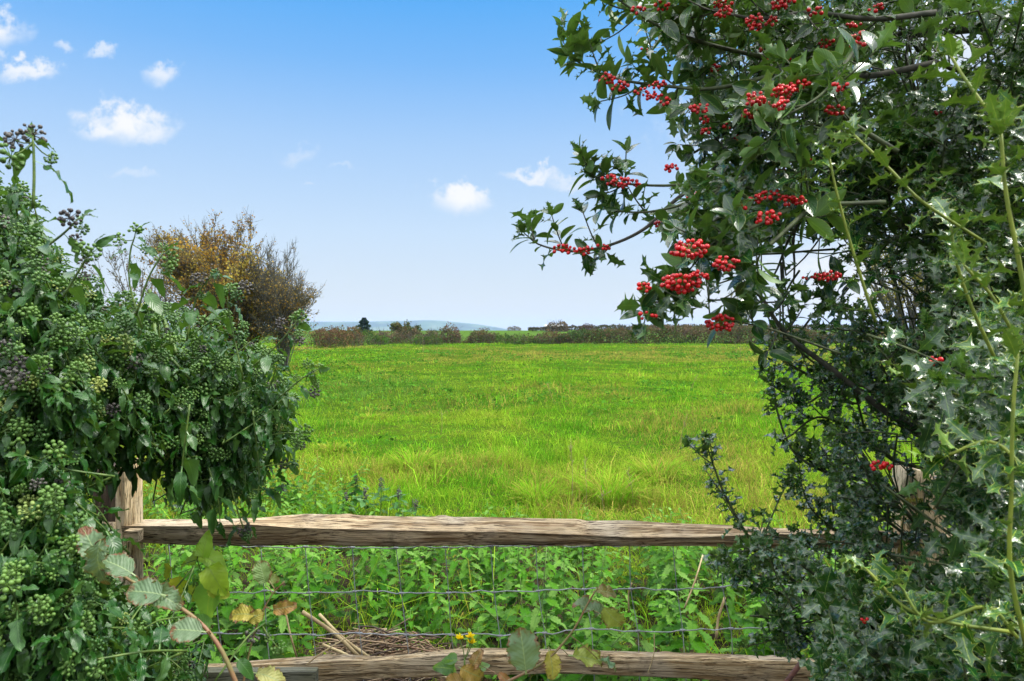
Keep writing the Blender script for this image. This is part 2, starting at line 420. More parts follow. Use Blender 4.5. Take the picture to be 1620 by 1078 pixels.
g = MB().add(np.stack([X, Y, Z], -1).reshape(-1, 3), np.concatenate([np.stack([i, i + 1, i + w + 1], 1), np.stack([i, i + w + 1, i + w], 1)]))
def groundmat():
    m, nt = newmat('field soil and sward'); n = N(nt)
    geo = n('ShaderNodeNewGeometry')
    a = n('ShaderNodeTexNoise', Scale=.35, Detail=5.0); n.set(a.inputs['Vector'], geo.outputs['Position'])
    b = n('ShaderNodeTexNoise', Scale=14.0, Detail=5.0); n.set(b.inputs['Vector'], geo.outputs['Position'])
    c = n.mix(n.range(a.outputs[0], .4, .62), (.030, .085, .004, 1), (.055, .10, .007, 1))
    c = n.mix(n.range(b.outputs[0], .45, .7), c, (.035, .042, .012, 1))
    sep = n('ShaderNodeSeparateXYZ'); n.set(sep.inputs[0], geo.outputs['Position'])
    c = n.mix(n.range(sep.outputs[1], 5.6, 4.6), c, (.035, .028, .018, 1))
    c = n.mix(n.range(sep.outputs[1], 82, 95), c, (.055, .105, .018, 1))
    bp = n('ShaderNodeBump', Strength=.6, Distance=.05, Height=b.outputs[0])
    p = n('ShaderNodeBsdfPrincipled', Roughness=.9, Normal=bp); n.set(p.inputs['Base Color'], c); p.inputs['Specular IOR Level'].default_value = .0
    n.out(p); return m
tag(g.build('ground', groundmat()), kind='structure')

# the long downland hill far beyond the field
hx = np.linspace(-2600, 100, 90); hy = np.linspace(3700, 5000, 26)
HX, HYY = np.meshgrid(hx, hy)
px = HX / 4200 * F + CX
topz = np.interp(px, [100, 350, 480, 560, 600, 650, 685, 700, 725, 760, 800, 835], [22, 44, 50, 54, 55, 57, 61, 58.5, 48, 32, 5, -26])
prof = np.clip(1 - ((HYY - 4200) / 520) ** 2, 0, 1) ** .8
HZ = -26 + (topz + 26) * prof + (vn(HX, HYY, 160, 5) - .5) * 7 * prof
w = len(hx); i = (np.arange(len(hy) - 1)[:, None] * w + np.arange(w - 1)[None]).ravel()
hm = MB().add(np.stack([HX, HYY, HZ], -1).reshape(-1, 3), np.concatenate([np.stack([i, i + 1, i + w + 1], 1), np.stack([i, i + w + 1, i + w], 1)]))
def hillmat():
    m, nt = newmat('chalk down pasture'); n = N(nt)
    geo = n('ShaderNodeNewGeometry')
    a = n('ShaderNodeTexNoise', Scale=.006, Detail=4.0); n.set(a.inputs['Vector'], geo.outputs['Position'])
    c = n.ramp(a.outputs[0], [(.40, (.015, .035, .02)), (.52, (.03, .07, .025)), (.6, (.07, .10, .05))])
    p = n('ShaderNodeBsdfPrincipled', Roughness=.95); n.set(p.inputs['Base Color'], c); n.out(p); return m
tag(hm.build('hill', hillmat()), kind='structure')

# ---------------------------------------------------------------- grass of the field (uncountable)
def blades(b, x, y, z, h, w, lean, colr, straight=.35):
    n = len(x); th = rng.random(n) * 2 * np.pi
    wind = np.stack([np.cos(th), np.sin(th)], 1) * lean[:, None] * h[:, None]
    fa = rng.random(n) * 2 * np.pi; sx, sy = np.cos(fa) * w / 2, np.sin(fa) * w / 2
    V = np.zeros((n, 5, 3)); base = np.stack([x, y, z], 1)
    V[:, 0] = base - np.stack([sx, sy, 0 * x], 1); V[:, 1] = base + np.stack([sx, sy, 0 * x], 1)
    mid = base + np.c_[wind * straight, h * .62]
    V[:, 2] = mid + np.stack([sx, sy, 0 * x], 1) * .8; V[:, 3] = mid - np.stack([sx, sy, 0 * x], 1) * .8
    V[:, 4] = base + np.c_[wind, h * np.clip(1 - .35 * lean ** 2, .35, 1)]
    T = np.array([(0, 1, 2), (0, 2, 3), (3, 2, 4)])[None] + (np.arange(n) * 5)[:, None, None]
    b.add(V.reshape(-1, 3), T.reshape(-1, 3), col=np.repeat(colr, 5, 0))
GREEN = np.array([.145, .37, .014]); YELG = np.array([.245, .365, .026]); DARKG = np.array([.065, .20, .012]); STRAW = np.array([.36, .31, .065]); WEED = np.array([.11, .22, .04]); BRN = np.array([.26, .21, .05])
def grass_colour(x, y):
    n = len(x)
    a = vn(x, y, 2.2, 11); b = vn(x, y, 7, 12); c_ = vn(x, y, .30 + .006 * y.mean(), 13); e = vn(x, y * .5, 9, 14)
    t = (a * .38 + c_ * .45 + b * .17)[:, None] + rng.normal(0, .10, (n, 1))
    col = GREEN + (YELG - GREEN) * np.clip((t - .40) * 4, 0, 1)
    col = col + (DARKG - col) * np.clip((.43 - t) * 6, 0, .95)
    st = smooth(.60, .80, vn(x, y, 1.7, 15) * .6 + b * .4) * .5
    far = smooth(18, 34, y) * (1 - smooth(55, 70, y)) * smooth(.35, .55, e) * .7
    pick = rng.random(n) < np.clip(st * .9 + far + .04, 0, .8)
    col[pick] = (STRAW + (BRN - STRAW) * rng.random((n, 1)))[pick]
    # bluish weeds left of the middle
    wd = np.exp(-(((x + 4.2) / 2.6) ** 2 + ((y - 19) / 5.0) ** 2)) * .8
    pk = rng.random(n) < wd; col[pk] = WEED * rng.uniform(.6, 1.3, (pk.sum(), 1))
    return col * rng.uniform(.65, 1.3, (n, 1))
gb = MB()
for d0, d1, dens, wd, hh in ((2.75, 5.5, 1200, .0045, .22), (5.5, 9, 2100, .0046, .165), (9, 14, 980, .0068, .15), (14, 24, 300, .011, .15), (24, 42, 95, .02, .13), (42, 82, 28, .042, .13)):
    ar = .88 * (d1 * d1 - d0 * d0); n = int(ar * dens)
    y = np.sqrt(rng.random(n) * (d1 * d1 - d0 * d0) + d0 * d0); x = (rng.random(n) * 2 - 1) * .88 * y
    # tufted sward: most blades belong to tufts that share a colour and a height
    nt_ = max(50, n // 16); q = rng.integers(0, n, nt_); tx, ty = x[q], y[q]
    own = rng.integers(0, nt_, n); mem = rng.random(n) < .72; sg = .045 + .0055 * ty[own]
    x = np.where(mem, tx[own] + rng.normal(0, 1, n) * sg, x); y = np.where(mem, ty[own] + rng.normal(0, 1, n) * sg, y)
    thh = np.minimum(rng.gamma(3.2, .28, nt_), 1.7)[own]; thc = rng.lognormal(0, .28, nt_)[own]; thy = rng.random(nt_)[own]
    tall = vn(x, y, .42 + .02 * d0, 21) * .65 + vn(x, y, 3.2, 22) * .35
    if d1 <= 5.5:
        keep = rng.random(n) < np.where(x > .4, 1.0, .35); x, y, tall, mem, thh, thc, thy = (q_[keep] for q_ in (x, y, tall, mem, thh, thc, thy)); n = len(x)
    h = hh * rng.uniform(.4, 1.2, n) * (.25 + 1.9 * tall ** 2) * np.where(mem, thh, .8)
    gc = grass_colour(x, y) * np.where(mem, thc, 1.0)[:, None]; dry = mem & (thy < .06); gc[dry] = gc[dry] * .35 + STRAW * .6
    if d0 < 6: h *= 1.15
    blades(gb, x, y, ground_h(x, y) - .01, h, wd * rng.uniform(.5, 1.5, n), rng.uniform(.2, 1.55, n), gc)
# short grass in front of the fence
tag(gb.build('grass', M['grass'], smooth=False), kind='stuff')

# low broad-leaved weeds through the sward (uncountable)
wl = MB(); n = 5200
y = np.sqrt(rng.random(n) * (46 ** 2 - 5.6 ** 2) + 5.6 ** 2); x = (rng.random(n) * 2 - 1) * .8 * y
cl = vn(x, y, 1.1, 31) * .6 + vn(x, y, 5, 32) * .4 + .5 * np.exp(-(((x + 4.2) / 2.4) ** 2 + ((y - 19) / 4) ** 2))
kp = cl > .62; x, y = x[kp], y[kp]; n = len(x); r = 8
x = np.repeat(x, r) + rng.normal(0, .10, n * r); y = np.repeat(y, r) + rng.normal(0, .12, n * r); nn = n * r
z = ground_h(x, y) + rng.uniform(.05, .22, nn)
al = np.c_[rng.normal(0, 1, (nn, 2)), rng.uniform(-.2, .7, nn)]
wl.inst(QL, np.c_[x, y, z], al, np.c_[rng.normal(0, .4, (nn, 2)), np.ones(nn)], np.stack([rng.uniform(.05, .10, nn) * (.7 + y / 40)] * 3, 1) * np.array([1.2, 1, 1]), col=np.array([.065, .18, .018]) * rng.uniform(.5, 1.5, (nn, 1)))
tag(wl.build('field_weeds', M['grass'], smooth=False), kind='stuff')

# tussocks: pale arching clumps that stand out of the sward
def tussock(px, py, wpx, label, straw=.5, dark=.0):
    straw *= .6; wpx *= 1.15
    d = min(60, EYE * F / (py - HY)); c0 = P(px, py, d); c0[2] = float(ground_h(c0[0], c0[1]))
    R = wpx / F * d / 2; n = int(260 + 240 * min(1, 9 / d)); b = MB()
    a = rng.random(n) * 2 * np.pi; rr = np.sqrt(rng.random(n)) * R * .55
    x = c0[0] + np.cos(a) * rr; y = c0[1] + np.sin(a) * rr * .8
    L = R * rng.uniform(.5, 1.05, n) * (1.1 if d < 8 else .55)
    V = []; m = 5
    t = np.linspace(0, 1, m)
    out = np.stack([np.cos(a + rng.normal(0, .5, n)), np.sin(a + rng.normal(0, .5, n))], 1)
    ln = rng.uniform(.5, 1.15, n)
    ctr = np.stack([x, y, np.full(n, c0[2] - .02)], 1)[:, None] + np.concatenate([(out * (L * ln)[:, None])[:, None] * (t ** 1.6)[None, :, None], (L[:, None] * (1.15 * t - .62 * ln[:, None] * t ** 2.4))[:, :, None]], -1)
    wd = np.maximum(.0045, .0009 * d) * np.array([1, 1, .9, .6, .1])
    sd = np.stack([-out[:, 1], out[:, 0], 0 * a], 1)[:, None] * wd[None, :, None] / 2
    V = np.stack([ctr - sd, ctr + sd], 2).reshape(n, -1, 3)
    T = np.array([q for k in range(m - 1) for q in ((2*k, 2*k+1, 2*k+3), (2*k, 2*k+3, 2*k+2))])[None] + (np.arange(n) * 2 * m)[:, None, None]
    col = np.where(rng.random((n, 1)) < straw, STRAW + (BRN - STRAW) * rng.random((n, 1)), np.where(rng.random((n, 1)) < .5, GREEN, YELG)) * rng.uniform(.7, 1.25, (n, 1))
    b.add(V.reshape(-1, 3), T.reshape(-1, 3), col=np.repeat(col, 2 * m, 0))
    tag(b.build('grass_tussock', M['grass'], smooth=False), label, 'grass clump')
for a in ((965, 790, 120, 'biggest arching grass tussock just behind the top rail, right of centre', .35), (775, 728, 62, 'straw coloured tussock alone in the middle of the near field', .6),
          (590, 657, 60, 'dry tussock beside the ivy berries on the left of the field', .6), (655, 745, 80, 'half green tussock above the dock plants', .35),
          (525, 715, 75, 'yellowish loose tussock at the right edge of the ivy', .5), (1040, 752, 90, 'long straw tussock beside the lone holly shoot', .6), (850, 796, 80, 'low green tussock touching the top edge of the rail centre', .25),):
    tussock(*a)

# ---------------------------------------------------------------- trees and bushes
def grow(base, crown_c, crown_r, n1, n2, n3, r0, minr, up=.6, fan=1.0):
    """stems from the base to the crown envelope, side branches, twigs. returns tubes and twig polylines"""
    tubes = []; twigs = []
    for i in range(n1):
        az_ = (i + rng.random()) * 2.399; sz_ = ((i * .618) % 1) * 1.12 - .15; cz_ = math.sqrt(max(.02, 1 - min(1, sz_) ** 2)); dirn = np.array([math.cos(az_) * cz_, math.sin(az_) * cz_, sz_]); dirn = dirn / np.sum(np.abs(dirn) ** 3.2) ** (1 / 3.2)
        tip = crown_c + dirn * crown_r * rng.uniform(.62, 1.0)
        mid = base + (tip - base) * .5 + np.array([0, 0, crown_r[2] * .15]) + rvec(.05) * crown_r
        st = curve([base + rvec(.04) * crown_r * np.array([1, 1, 0]), mid, tip], 8)
        tubes.append((st, np.linspace(r0, minr, 8)))
        for j in range(n2):
            f = rng.uniform(.2, .95); k = f * 7; q = st[int(k)] + (st[min(7, int(k) + 1)] - st[int(k)]) * (k % 1)
            L = np.mean(crown_r) * rng.uniform(.25, .5) * (1.15 - .5 * f)
            dr = unit(unit(st[-1] - st[0]) * .7 + rvec(.6) + np.array([0, 0, up * .5]))
            s2 = curve([q, q + dr * L * .5 + rvec(.05) * L, q + dr * L + np.array([0, 0, up * L * .25])], 5)
            tubes.append((s2, np.linspace(max(minr, r0 * .4 * (1 - f * .6)), minr, 5)))
            for _ in range(n3):
                f2 = rng.uniform(.15, 1); k2 = f2 * 3.99; q2 = s2[int(k2)] + (s2[int(k2) + 1] - s2[int(k2)]) * (k2 % 1)
                L2 = L * rng.uniform(.25, .6); d2 = unit(dr * .8 + rvec(.5) + np.array([0, 0, up * .6]))
                s3 = np.array([q2, q2 + d2 * L2 * .5, q2 + d2 * L2 + np.array([0, 0, up * L2 * .15])])
                twigs.append(s3)
    return tubes, twigs
def tree(name, label, cat, base, crown_c, crown_r, n1, n2, n3, r0, minr, nleaf, leafsz, pal, leafp=None, group=None, up=.6, bark='bark'):
    base = np.array(base, float); crown_c = np.array(crown_c, float); crown_r = np.array(crown_r, float)
    t = thing(name, label, cat, base, group)
    tubes, twigs = grow(base, crown_c, crown_r, n1, n2, n3, r0, minr, up)
    b = MB()
    for p, r in tubes: b.tube(p, r, 5, cap=False)
    b.build('trunk', M[bark], t)
    b = MB()
    for s3 in twigs: b.tube(s3, np.array([minr, minr * .8, minr * .45]), 3, cap=False)
    b.build('twigs', M[bark], t)
    if nleaf:
        tw = np.array(twigs); k = rng.integers(0, len(tw), nleaf); f = rng.random(nleaf)[:, None]
        p = np.where(f < .5, tw[k, 0] + (tw[k, 1] - tw[k, 0]) * f * 2, tw[k, 1] + (tw[k, 2] - tw[k, 1]) * (f * 2 - 1)) + rng.normal(0, leafsz * .5, (nleaf, 3))
        if leafp is not None:
            keep = rng.random(nleaf) < leafp(p); p = p[keep]
        n = len(p); pal = np.array(pal); c = pal[rng.integers(0, len(pal), n)]
        # colour drifts through the crown in patches
        v = vn(p[:, 0], p[:, 2], np.mean(crown_r) * .35, 40)[:, None]
        c2 = pal[(np.clip(v[:, 0] * 1.3 - .15, 0, .999) * len(pal)).astype(int)]
        c = np.where(rng.random((n, 1)) < .6, c2, c) * rng.uniform(.65, 1.35, (n, 1))
        MB().inst(QL, p, rng.normal(0, 1, (n, 3)) + [0, 0, -.3], rng.normal(0, 1, (n, 3)) + [0, 0, .8], np.stack([rng.uniform(.7, 1.3, n) * leafsz] * 3, 1) * np.array([1.3, 1, 1]), col=c).build('crown', M['fol'], t, smooth=False)
    return t
# the russet tree at the left edge of the field
d = 27.0; cb = P(372, 545, d); cb[2] = 0
tree('autumn_tree', 'big rounded tree half bare with russet and golden leaves at left field edge', 'tree', cb, P(352, 470, d), np.array([3.2, 2.4, 3.1]), 52, 16, 12, .038, .0075, 46000, .088,
     [(.23, .125, .03), (.35, .20, .03), (.44, .29, .045), (.23, .17, .06), (.38, .30, .06), (.20, .16, .07)],
     leafp=lambda p: np.clip(1.25 - smooth(P(395, 0, d)[0], P(460, 0, d)[0], p[:, 0]) * 1.2 * smooth(P(0, 500, d)[2], P(0, 440, d)[2], p[:, 2]) - smooth(P(0, 430, d)[2], P(0, 345, d)[2], p[:, 2]) * .85, .04, 1) * (1 - .75 * smooth(P(300, 0, d)[0], P(240, 0, d)[0], p[:, 0])))
tree('bramble_thicket', 'grey brown tangled thicket at the foot of the autumn tree', 'thicket', [cb[0] + 2.3, 26.0, 0], P(440, 468, 26), np.array([1.35, 1.5, 2.5]), 40, 13, 9, .02, .006, 6500, .07, [(.24, .16, .05), (.32, .20, .04), (.18, .15, .07), (.28, .20, .06)], leafp=lambda p: np.clip(1.1 - smooth(P(0, 510, 26)[2], P(0, 420, 26)[2], p[:, 2]) * .95, .1, 1))
tree('bare_shrub', 'thin grey leafless shrub between ivy and autumn tree', 'shrub', [P(230, 0, 22)[0], 22, 0], P(235, 470, 22), np.array([1.7, 1.6, 1.9]), 14, 9, 8, .03, .006, 1100, .06, [(.13, .10, .05), (.2, .12, .04)])

def bush(name, label, px0, px1, top, d, depth, n, leafsz, pal, group=None, twig=60, base_py=None, stem_col='bark', cat='bush', lump=.35):
    x0, x1 = (px0 - CX) / F * d, (px1 - CX) / F * d
    xc = (x0 + x1) / 2; zb = float(ground_h(xc, d)); zt = EYE + (HY - top) / F * d; H = zt - zb
    t = thing(name, label, cat, (xc, d, zb), group)
    pal = np.array(pal)
    u = rng.random(n); x = x0 + (x1 - x0) * u; y = d + (rng.random(n) - .5) * depth
    env = (np.sin(np.pi * np.clip(u, .02, .98)) ** .22) * (1.12 - lump + lump * 1.7 * (vn(x, y, max(.5, H * .3), 51) - .45) + lump * 1.5 * (vn(x, y, max(.9, H * .8), 53) - .5))
    z = zb + H * np.clip(env, .1, 1.12) * (1 - (rng.random(n) ** 2.0))
    c = pal[(np.clip(vn(x, z, max(.5, H * .5), 52) * 1.3 - .15 + rng.normal(0, .15, n), 0, .999) * len(pal)).astype(int)] * rng.uniform(.6, 1.4, (n, 1))
    MB().inst(QL, np.c_[x, y, z], rng.normal(0, 1, (n, 3)), rng.normal(0, 1, (n, 3)), np.stack([rng.uniform(.6, 1.4, n) * leafsz] * 3, 1) * np.array([1.5, 1, 1]), col=c).build('foliage', M['fol'], t, smooth=False)
    b = MB()
    for _ in range(twig):
        xx = rng.uniform(x0, x1); yy = d + rng.uniform(-.4, .4) * depth; hh = H * rng.uniform(.6, 1.12) * (.6 + .4 * math.sin(math.pi * (xx - x0) / (x1 - x0 + 1e-9)))
        p0 = np.array([xx, yy, zb - .05])
        b.tube([p0, p0 + [rng.normal(0, .1 * H), 0, hh * .5], p0 + [rng.normal(0, .22 * H), rng.normal(0, .1), hh]], np.array([1, .8, .4]) * .00022 * d, 3, cap=False)
    b.build('stems', M[stem_col], t)
    return t
RUS = [(.12, .075, .04), (.17, .10, .05), (.09, .10, .03), (.20, .12, .06), (.08, .10, .03)]
GRB = [(.05, .10, .02), (.08, .12, .025), (.11, .10, .04), (.06, .14, .02)]
BRG = [(.12, .09, .05), (.16, .115, .07), (.09, .085, .04), (.075, .11, .035), (.14, .085, .045)]
HG = 'shrubs in the thin hedge along the far side of the field'
for a in (('hedge_bush', 'pale brown thorny bush between the conifer and the round tree', 590, 618, 517, 74, 2, 900, .13, BRG), ('hedge_bush', 'dry brown twiggy bush just right of the round tree', 672, 694, 519, 75, 2, 800, .13, BRG), ('hedge_bush', 'orange tinted thorn bush left of the conifer', 545, 572, 514, 66, 2, 900, .13, RUS), ('hedge_bush', 'russet bramble bush right beside the autumn tree', 494, 556, 514, 62, 3, 3000, .13, RUS), ('hedge_bush', 'low green bush below the lone conifer', 535, 615, 525, 70, 2.5, 1500, .14, GRB),
          ('hedge_bush', 'dark twiggy bush in front of the round crowned tree', 608, 690, 521, 76, 2, 2100, .14, BRG), ('hedge_bush', 'reddish twiggy bush in front of the hill crest', 688, 728, 513, 78, 2, 1500, .14, [(.12, .075, .05), (.15, .09, .06), (.09, .08, .04)]),
          ('hedge_bush', 'brown bush under the falling end of the hill', 740, 786, 518, 78, 2, 1700, .14, [(.12, .09, .05), (.10, .10, .04), (.14, .09, .05)]), ('hedge_bush', 'low green tuft between two twiggy hedge bushes', 655, 700, 529, 73, 2, 900, .13, GRB),
          ('hedge_bush', 'dark green low bush at the open middle of the hedge', 782, 850, 527, 77, 2, 1500, .14, GRB), ('hedge_bush', 'green and brown bush at the left end of the long hedge', 845, 905, 524, 77, 2.5, 1900, .14, GRB + BRG)):
    bush(*a, group=HG)
bush('hedge', 'long brown and green bramble hedge across the right far side of the field', 880, 1345, 517.5, 77, 3.4, 26000, .16, BRG + [(.06, .10, .03)], twig=260, cat='hedge', lump=.22)
bush('hedge', 'low thin hedge of dry stems joining the twiggy bushes', 500, 890, 528.5, 78.5, 1.6, 6500, .12, BRG + GRB, twig=200, cat='hedge', lump=.5)
bush('hedge', 'dark hedge on the skyline behind the long bramble hedge', 836, 1420, 514.5, 150, 3, 12000, .26, [(.05, .055, .025), (.075, .06, .035), (.06, .075, .03)], twig=60, cat='hedge', lump=.25)
bush('skyline_bush', 'rounded bare bush standing up on the skyline hedge', 866, 899, 505, 148, 3, 900, .25, [(.10, .09, .05), (.13, .10, .06)], twig=60)
bush('skyline_bush', 'tiny pale bush on the horizon right of the hill', 803, 824, 516, 180, 3, 300, .25, [(.16, .15, .12), (.14, .13, .10)], twig=40)
bush('skyline_bush', 'small brown bush just right of the pale shed roof', 918, 940, 512.5, 149, 3, 500, .25, [(.10, .07, .05), (.12, .08, .05)], twig=20)
bush('hedge', 'bramble hedge closing the field behind the holly', 1350, 1950, 516, 76, 3.2, 9000, .17, BRG + [(.06, .10, .03)], twig=120, cat='hedge', lump=.25)
for q0, q1, tp, dd in ((60, 235, 470, 24), (-220, 70, 455, 22), (-560, -210, 440, 20)):
    bush('hedge', 'tall dark hedge running left from the autumn tree behind the ivy', q0, q1, tp, dd, 2.2, 3500, .10, GRB + BRG, twig=60, cat='hedge', lump=.3, group='hedge lengths behind the ivy')
# round crowned tree and conifer beyond the hedge
d = 105; b0 = P(640, 0, d); b0[2] = float(ground_h(b0[0], d))
tree('round_tree', 'spreading low tree with olive and brown crown beyond the hedge', 'tree', b0, P(640, 521, d), np.array([2.5, 2, 1.1]), 14, 8, 4, .10, .03, 3200, .24, [(.055, .09, .02), (.08, .10, .025), (.12, .10, .03), (.15, .10, .04)])
d = 112; b0 = P(577, 0, d); b0[2] = float(ground_h(b0[0], d))
ct = thing('conifer_tree', 'small dark blue green conifer standing beyond the hedge', 'tree', b0)
tz = EYE + (HY - 505) / F * d
MB().tube([b0, [b0[0] - .1, d, tz]], [.12, .03], 6).build('trunk', M['bark'], ct)
n = 3000; f = rng.random(n) ** .8; an = rng.random(n) * 6.28; rad = (1 - f) ** .55 * 1.45 * np.sqrt(rng.random(n)) * (.65 + .5 * (np.sin(f * 26) * .5 + .5))
MB().inst(QL, np.c_[b0[0] - .1 + np.cos(an) * rad, d + np.sin(an) * rad, b0[2] + .15 + (tz - b0[2]) * f], np.c_[np.cos(an), np.sin(an), rng.normal(.3, .3, n)], rng.normal(0, 1, (n, 3)), np.full(n, .24), col=np.array([.03, .06, .04]) * rng.uniform(.6, 1.4, (n, 1))).build('crown', M['fol'], ct, smooth=False)
# trees seen through the holly
d = 85; b0 = P(1168, 0, d); b0[2] = float(ground_h(b0[0], d))
tree('bare_tree', 'little bare tree with a few yellow leaves behind the hanging berry cluster', 'tree', b0, P(1170, 484, d), np.array([2.4, 2, 2.5]), 12, 8, 7, .08, .016, 500, .17, [(.3, .25, .06), (.22, .2, .06)])
d = 34; b0 = P(1440, 0, d); b0[2] = 0
tree('field_tree', 'olive yellow leaved tree seen through gaps in the holly', 'tree', b0, P(1440, 440, d), np.array([3.6, 2.8, 3.0]), 16, 11, 7, .12, .012, 6500, .12, [(.15, .15, .03), (.22, .19, .04), (.12, .13, .03), (.26, .22, .06)])
d = 30; b0 = P(1700, 0, d); b0[2] = 0
tree('field_tree', 'green hedgerow tree behind the right edge of the holly', 'tree', b0, P(1690, 440, d), np.array([3.8, 2.8, 3.6]), 14, 10, 6, .12, .012, 5500, .14, [(.08, .12, .03), (.12, .14, .03), (.06, .09, .02)])
# pale low shed roof and a line of posts on the skyline
t = thing('shed', 'long low shed with pale roof on the skyline below a bare bush', 'shed', (P(877, 0, 155)[0], 155, float(ground_h(10, 155))))
zz = P(0, 516.2, 155)[2]; x0, x1 = P(862, 0, 155)[0], P(890, 0, 155)[0]; gz = float(ground_h(10, 155))
MB().box((x0 + .1, 154, gz - .3), (x1 - .1, 157, zz - .25)).build('wall', M['far_post'], t, smooth=False)
MB().add([(x0, 153.7, zz - .25), (x1, 153.7, zz - .25), (x1, 155.5, zz + .35), (x0, 155.5, zz + .35), (x0, 157.3, zz - .25), (x1, 157.3, zz - .25)], [(0, 1, 2), (0, 2, 3), (3, 2, 5), (3, 5, 4), (0, 3, 4), (1, 5, 2)]).build('roof', plain_mat('pale sheet roof', (.5, .5, .48, 1), .6, (.42, .42, .4, 1), 2), t, smooth=False)
t = thing('skyline_fence', 'row of thin posts with wires on the far skyline', 'fence', (P(1066, 0, 160)[0], 160, 2.3))
for q in (980, 1012, 1037, 1056, 1074, 1093, 1118, 1312):
    x = P(q, 0, 160)[0]; MB().box((x - .09, 159.9, 1.5), (x + .09, 160.1, P(0, 512.2, 160)[2])).build('post', M['far_post'], t, smooth=False)
b = MB()
for pz in (513.3, 515): b.tube([P(975, pz, 160), P(1320, pz, 160)], .025, 4)
b.build('line_wire', M['wire'], t)

# dead stalks standing in the field
def stalk(px, py, top, label, n=1, group=None):
    d = EYE * F / (py - HY); b = MB()
    for _ in range(n):
        p0 = P(px + rng.normal(0, 2), py, d); p0[2] = float(ground_h(p0[0], d)) - .02; p1 = P(px + rng.normal(0, 6), top + rng.uniform(0, 8), d)
        b.tube(curve([p0, (p0 + p1) / 2 + rvec(.02), p1], 5), np.linspace(1, .5, 5) * max(.003, .00035 * d), 4, col=(.24, .18, .09))
        for k in range(5):
            q = p0 + (p1 - p0) * rng.uniform(.6, 1); b.tube([q, q + np.array([rng.normal(0, .03), rng.normal(0, .03), .05])], [.003, .002], 3, col=(.2, .15, .08))
    tag(b.build('dry_plant', M['deadwood']), label, 'dry plant', group)
stalk(669, 563, 528, 'lone dark upright stalk in front of the far hedge, left of centre'); stalk(1162, 566, 540, 'left of two dark stalks standing below the hanging berry clusters'); stalk(1172, 567, 539, 'right of two dark stalks standing below the hanging berry clusters')
for q in ((905, 805, 690), (930, 800, 715), (1000, 798, 740), (955, 812, 772), (880, 640, 600), (1075, 700, 655), (700, 690, 650), (1095, 620, 590)):
    stalk(q[0], q[1], q[2], 'thin straw coloured grass stalk standing alone above the sward', group='thin dry stalks standing in the field')

# ---------------------------------------------------------------- fence
FD = 2.43
def rail(pts_top, pts_bot, d, seed, ridge, thick=.10):
    """cleft rail: sloping weathered upper face, steeper split front face. pts = (px, py) outline"""
    r = np.random.default_rng(seed); n = 220
    pxs = np.linspace(pts_top[0][0], pts_top[-1][0], n)
    tp = np.interp(pxs, *zip(*pts_top)); bt = np.interp(pxs, *zip(*pts_bot)); rg = np.interp(pxs, *zip(*ridge))
    x = (pxs - CX) / F * d
    zf = lambda py, dd: EYE + (HY - py) / F * dd
    V = []; m = 48; groove = r.normal(0, .0021, m); knots = [(r.uniform(x[0], x[-1]), r.integers(8, 30)) for _ in range(7)]
    for k in range(n):
        zt, zr, zb = zf(tp[k], d + .035), zf(rg[k], d - .05), zf(bt[k], d - .035)
        prof = [(-.035, zb), (-.046, zb + (zr - zb) * .35), (-.052, zb + (zr - zb) * .75), (-.05, zr), (-.04, zr + (zt - zr) * .22), (-.02, zr + (zt - zr) * .5), (.005, zr + (zt - zr) * .8), (.03, zt), (.042, zt - .004), (.052, zt - .02), (.055, (zt + zb) / 2), (.05, zb + .02), (.04, zb - .004), (.02, zb - .012), (-.005, zb - .010), (-.025, zb - .006)]
        pf = np.array(prof); u = np.arange(m) / m * 16; i0 = u.astype(int); fr = (u - i0)[:, None]
        pf = pf[i0] * (1 - fr) + pf[(i0 + 1) % 16] * fr; ctr = pf.mean(0)
        for j in range(m):
            yy, zz = pf[j]; gq = groove[j] * (.4 + 1.2 * vn(x[k] * 1.6, j * 1.9, 1, seed + 6)) + (vn(x[k] * 5, j * 2.3, 1, seed + 8) - .5) * .005
            dv = pf[j] - ctr; dv = dv / np.linalg.norm(dv) * gq
            # knots: swellings where branches once grew
            for kx, kj in knots: 
                e = math.exp(-((x[k] - kx) / .022) ** 2 - ((j - kj) / 2.5) ** 2); dv = dv + (pf[j] - ctr) * .16 * e
            V.append((x[k], d + yy + dv[0] + (vn(x[k] * 2.2, 9, 1, seed) - .5) * .014, zz + dv[1]))
    i = np.arange(n - 1)[:, None] * m; j = np.arange(m)[None]; j2 = (j + 1) % m
    a, b_, c_, dd = i + j, i + j2, i + m + j2, i + m + j
    T = np.concatenate([np.stack([a, c_, b_], -1).reshape(-1, 3), np.stack([a, dd, c_], -1).reshape(-1, 3)])
    caps = [[0, q, q + 1] for q in range(1, m - 1)] + [[(n - 1) * m, (n - 1) * m + q + 1, (n - 1) * m + q] for q in range(1, m - 1)]
    return MB().add(V, np.concatenate([T, np.array(caps)]))
fence = thing('wooden_fence', 'weathered cleft oak post and rail fence along the field edge', 'fence', (0, FD, 0))
rail([(206, 823), (300, 823), (400, 822), (480, 815), (560, 816), (640, 818), (780, 820), (915, 822), (930, 825), (1000, 824), (1100, 830), (1200, 834), (1300, 838), (1440, 840)],
     [(206, 855), (300, 860), (400, 862), (480, 861), (640, 862), (780, 860), (850, 861), (1000, 862), (1100, 862), (1200, 865), (1440, 866)], FD, 3,
     [(206, 833), (300, 833), (400, 831), (470, 836), (560, 838), (700, 841), (800, 842), (900, 846), (1000, 850), (1100, 850), (1200, 846), (1300, 846), (1440, 848)]).build('rail', M['rail'], fence)
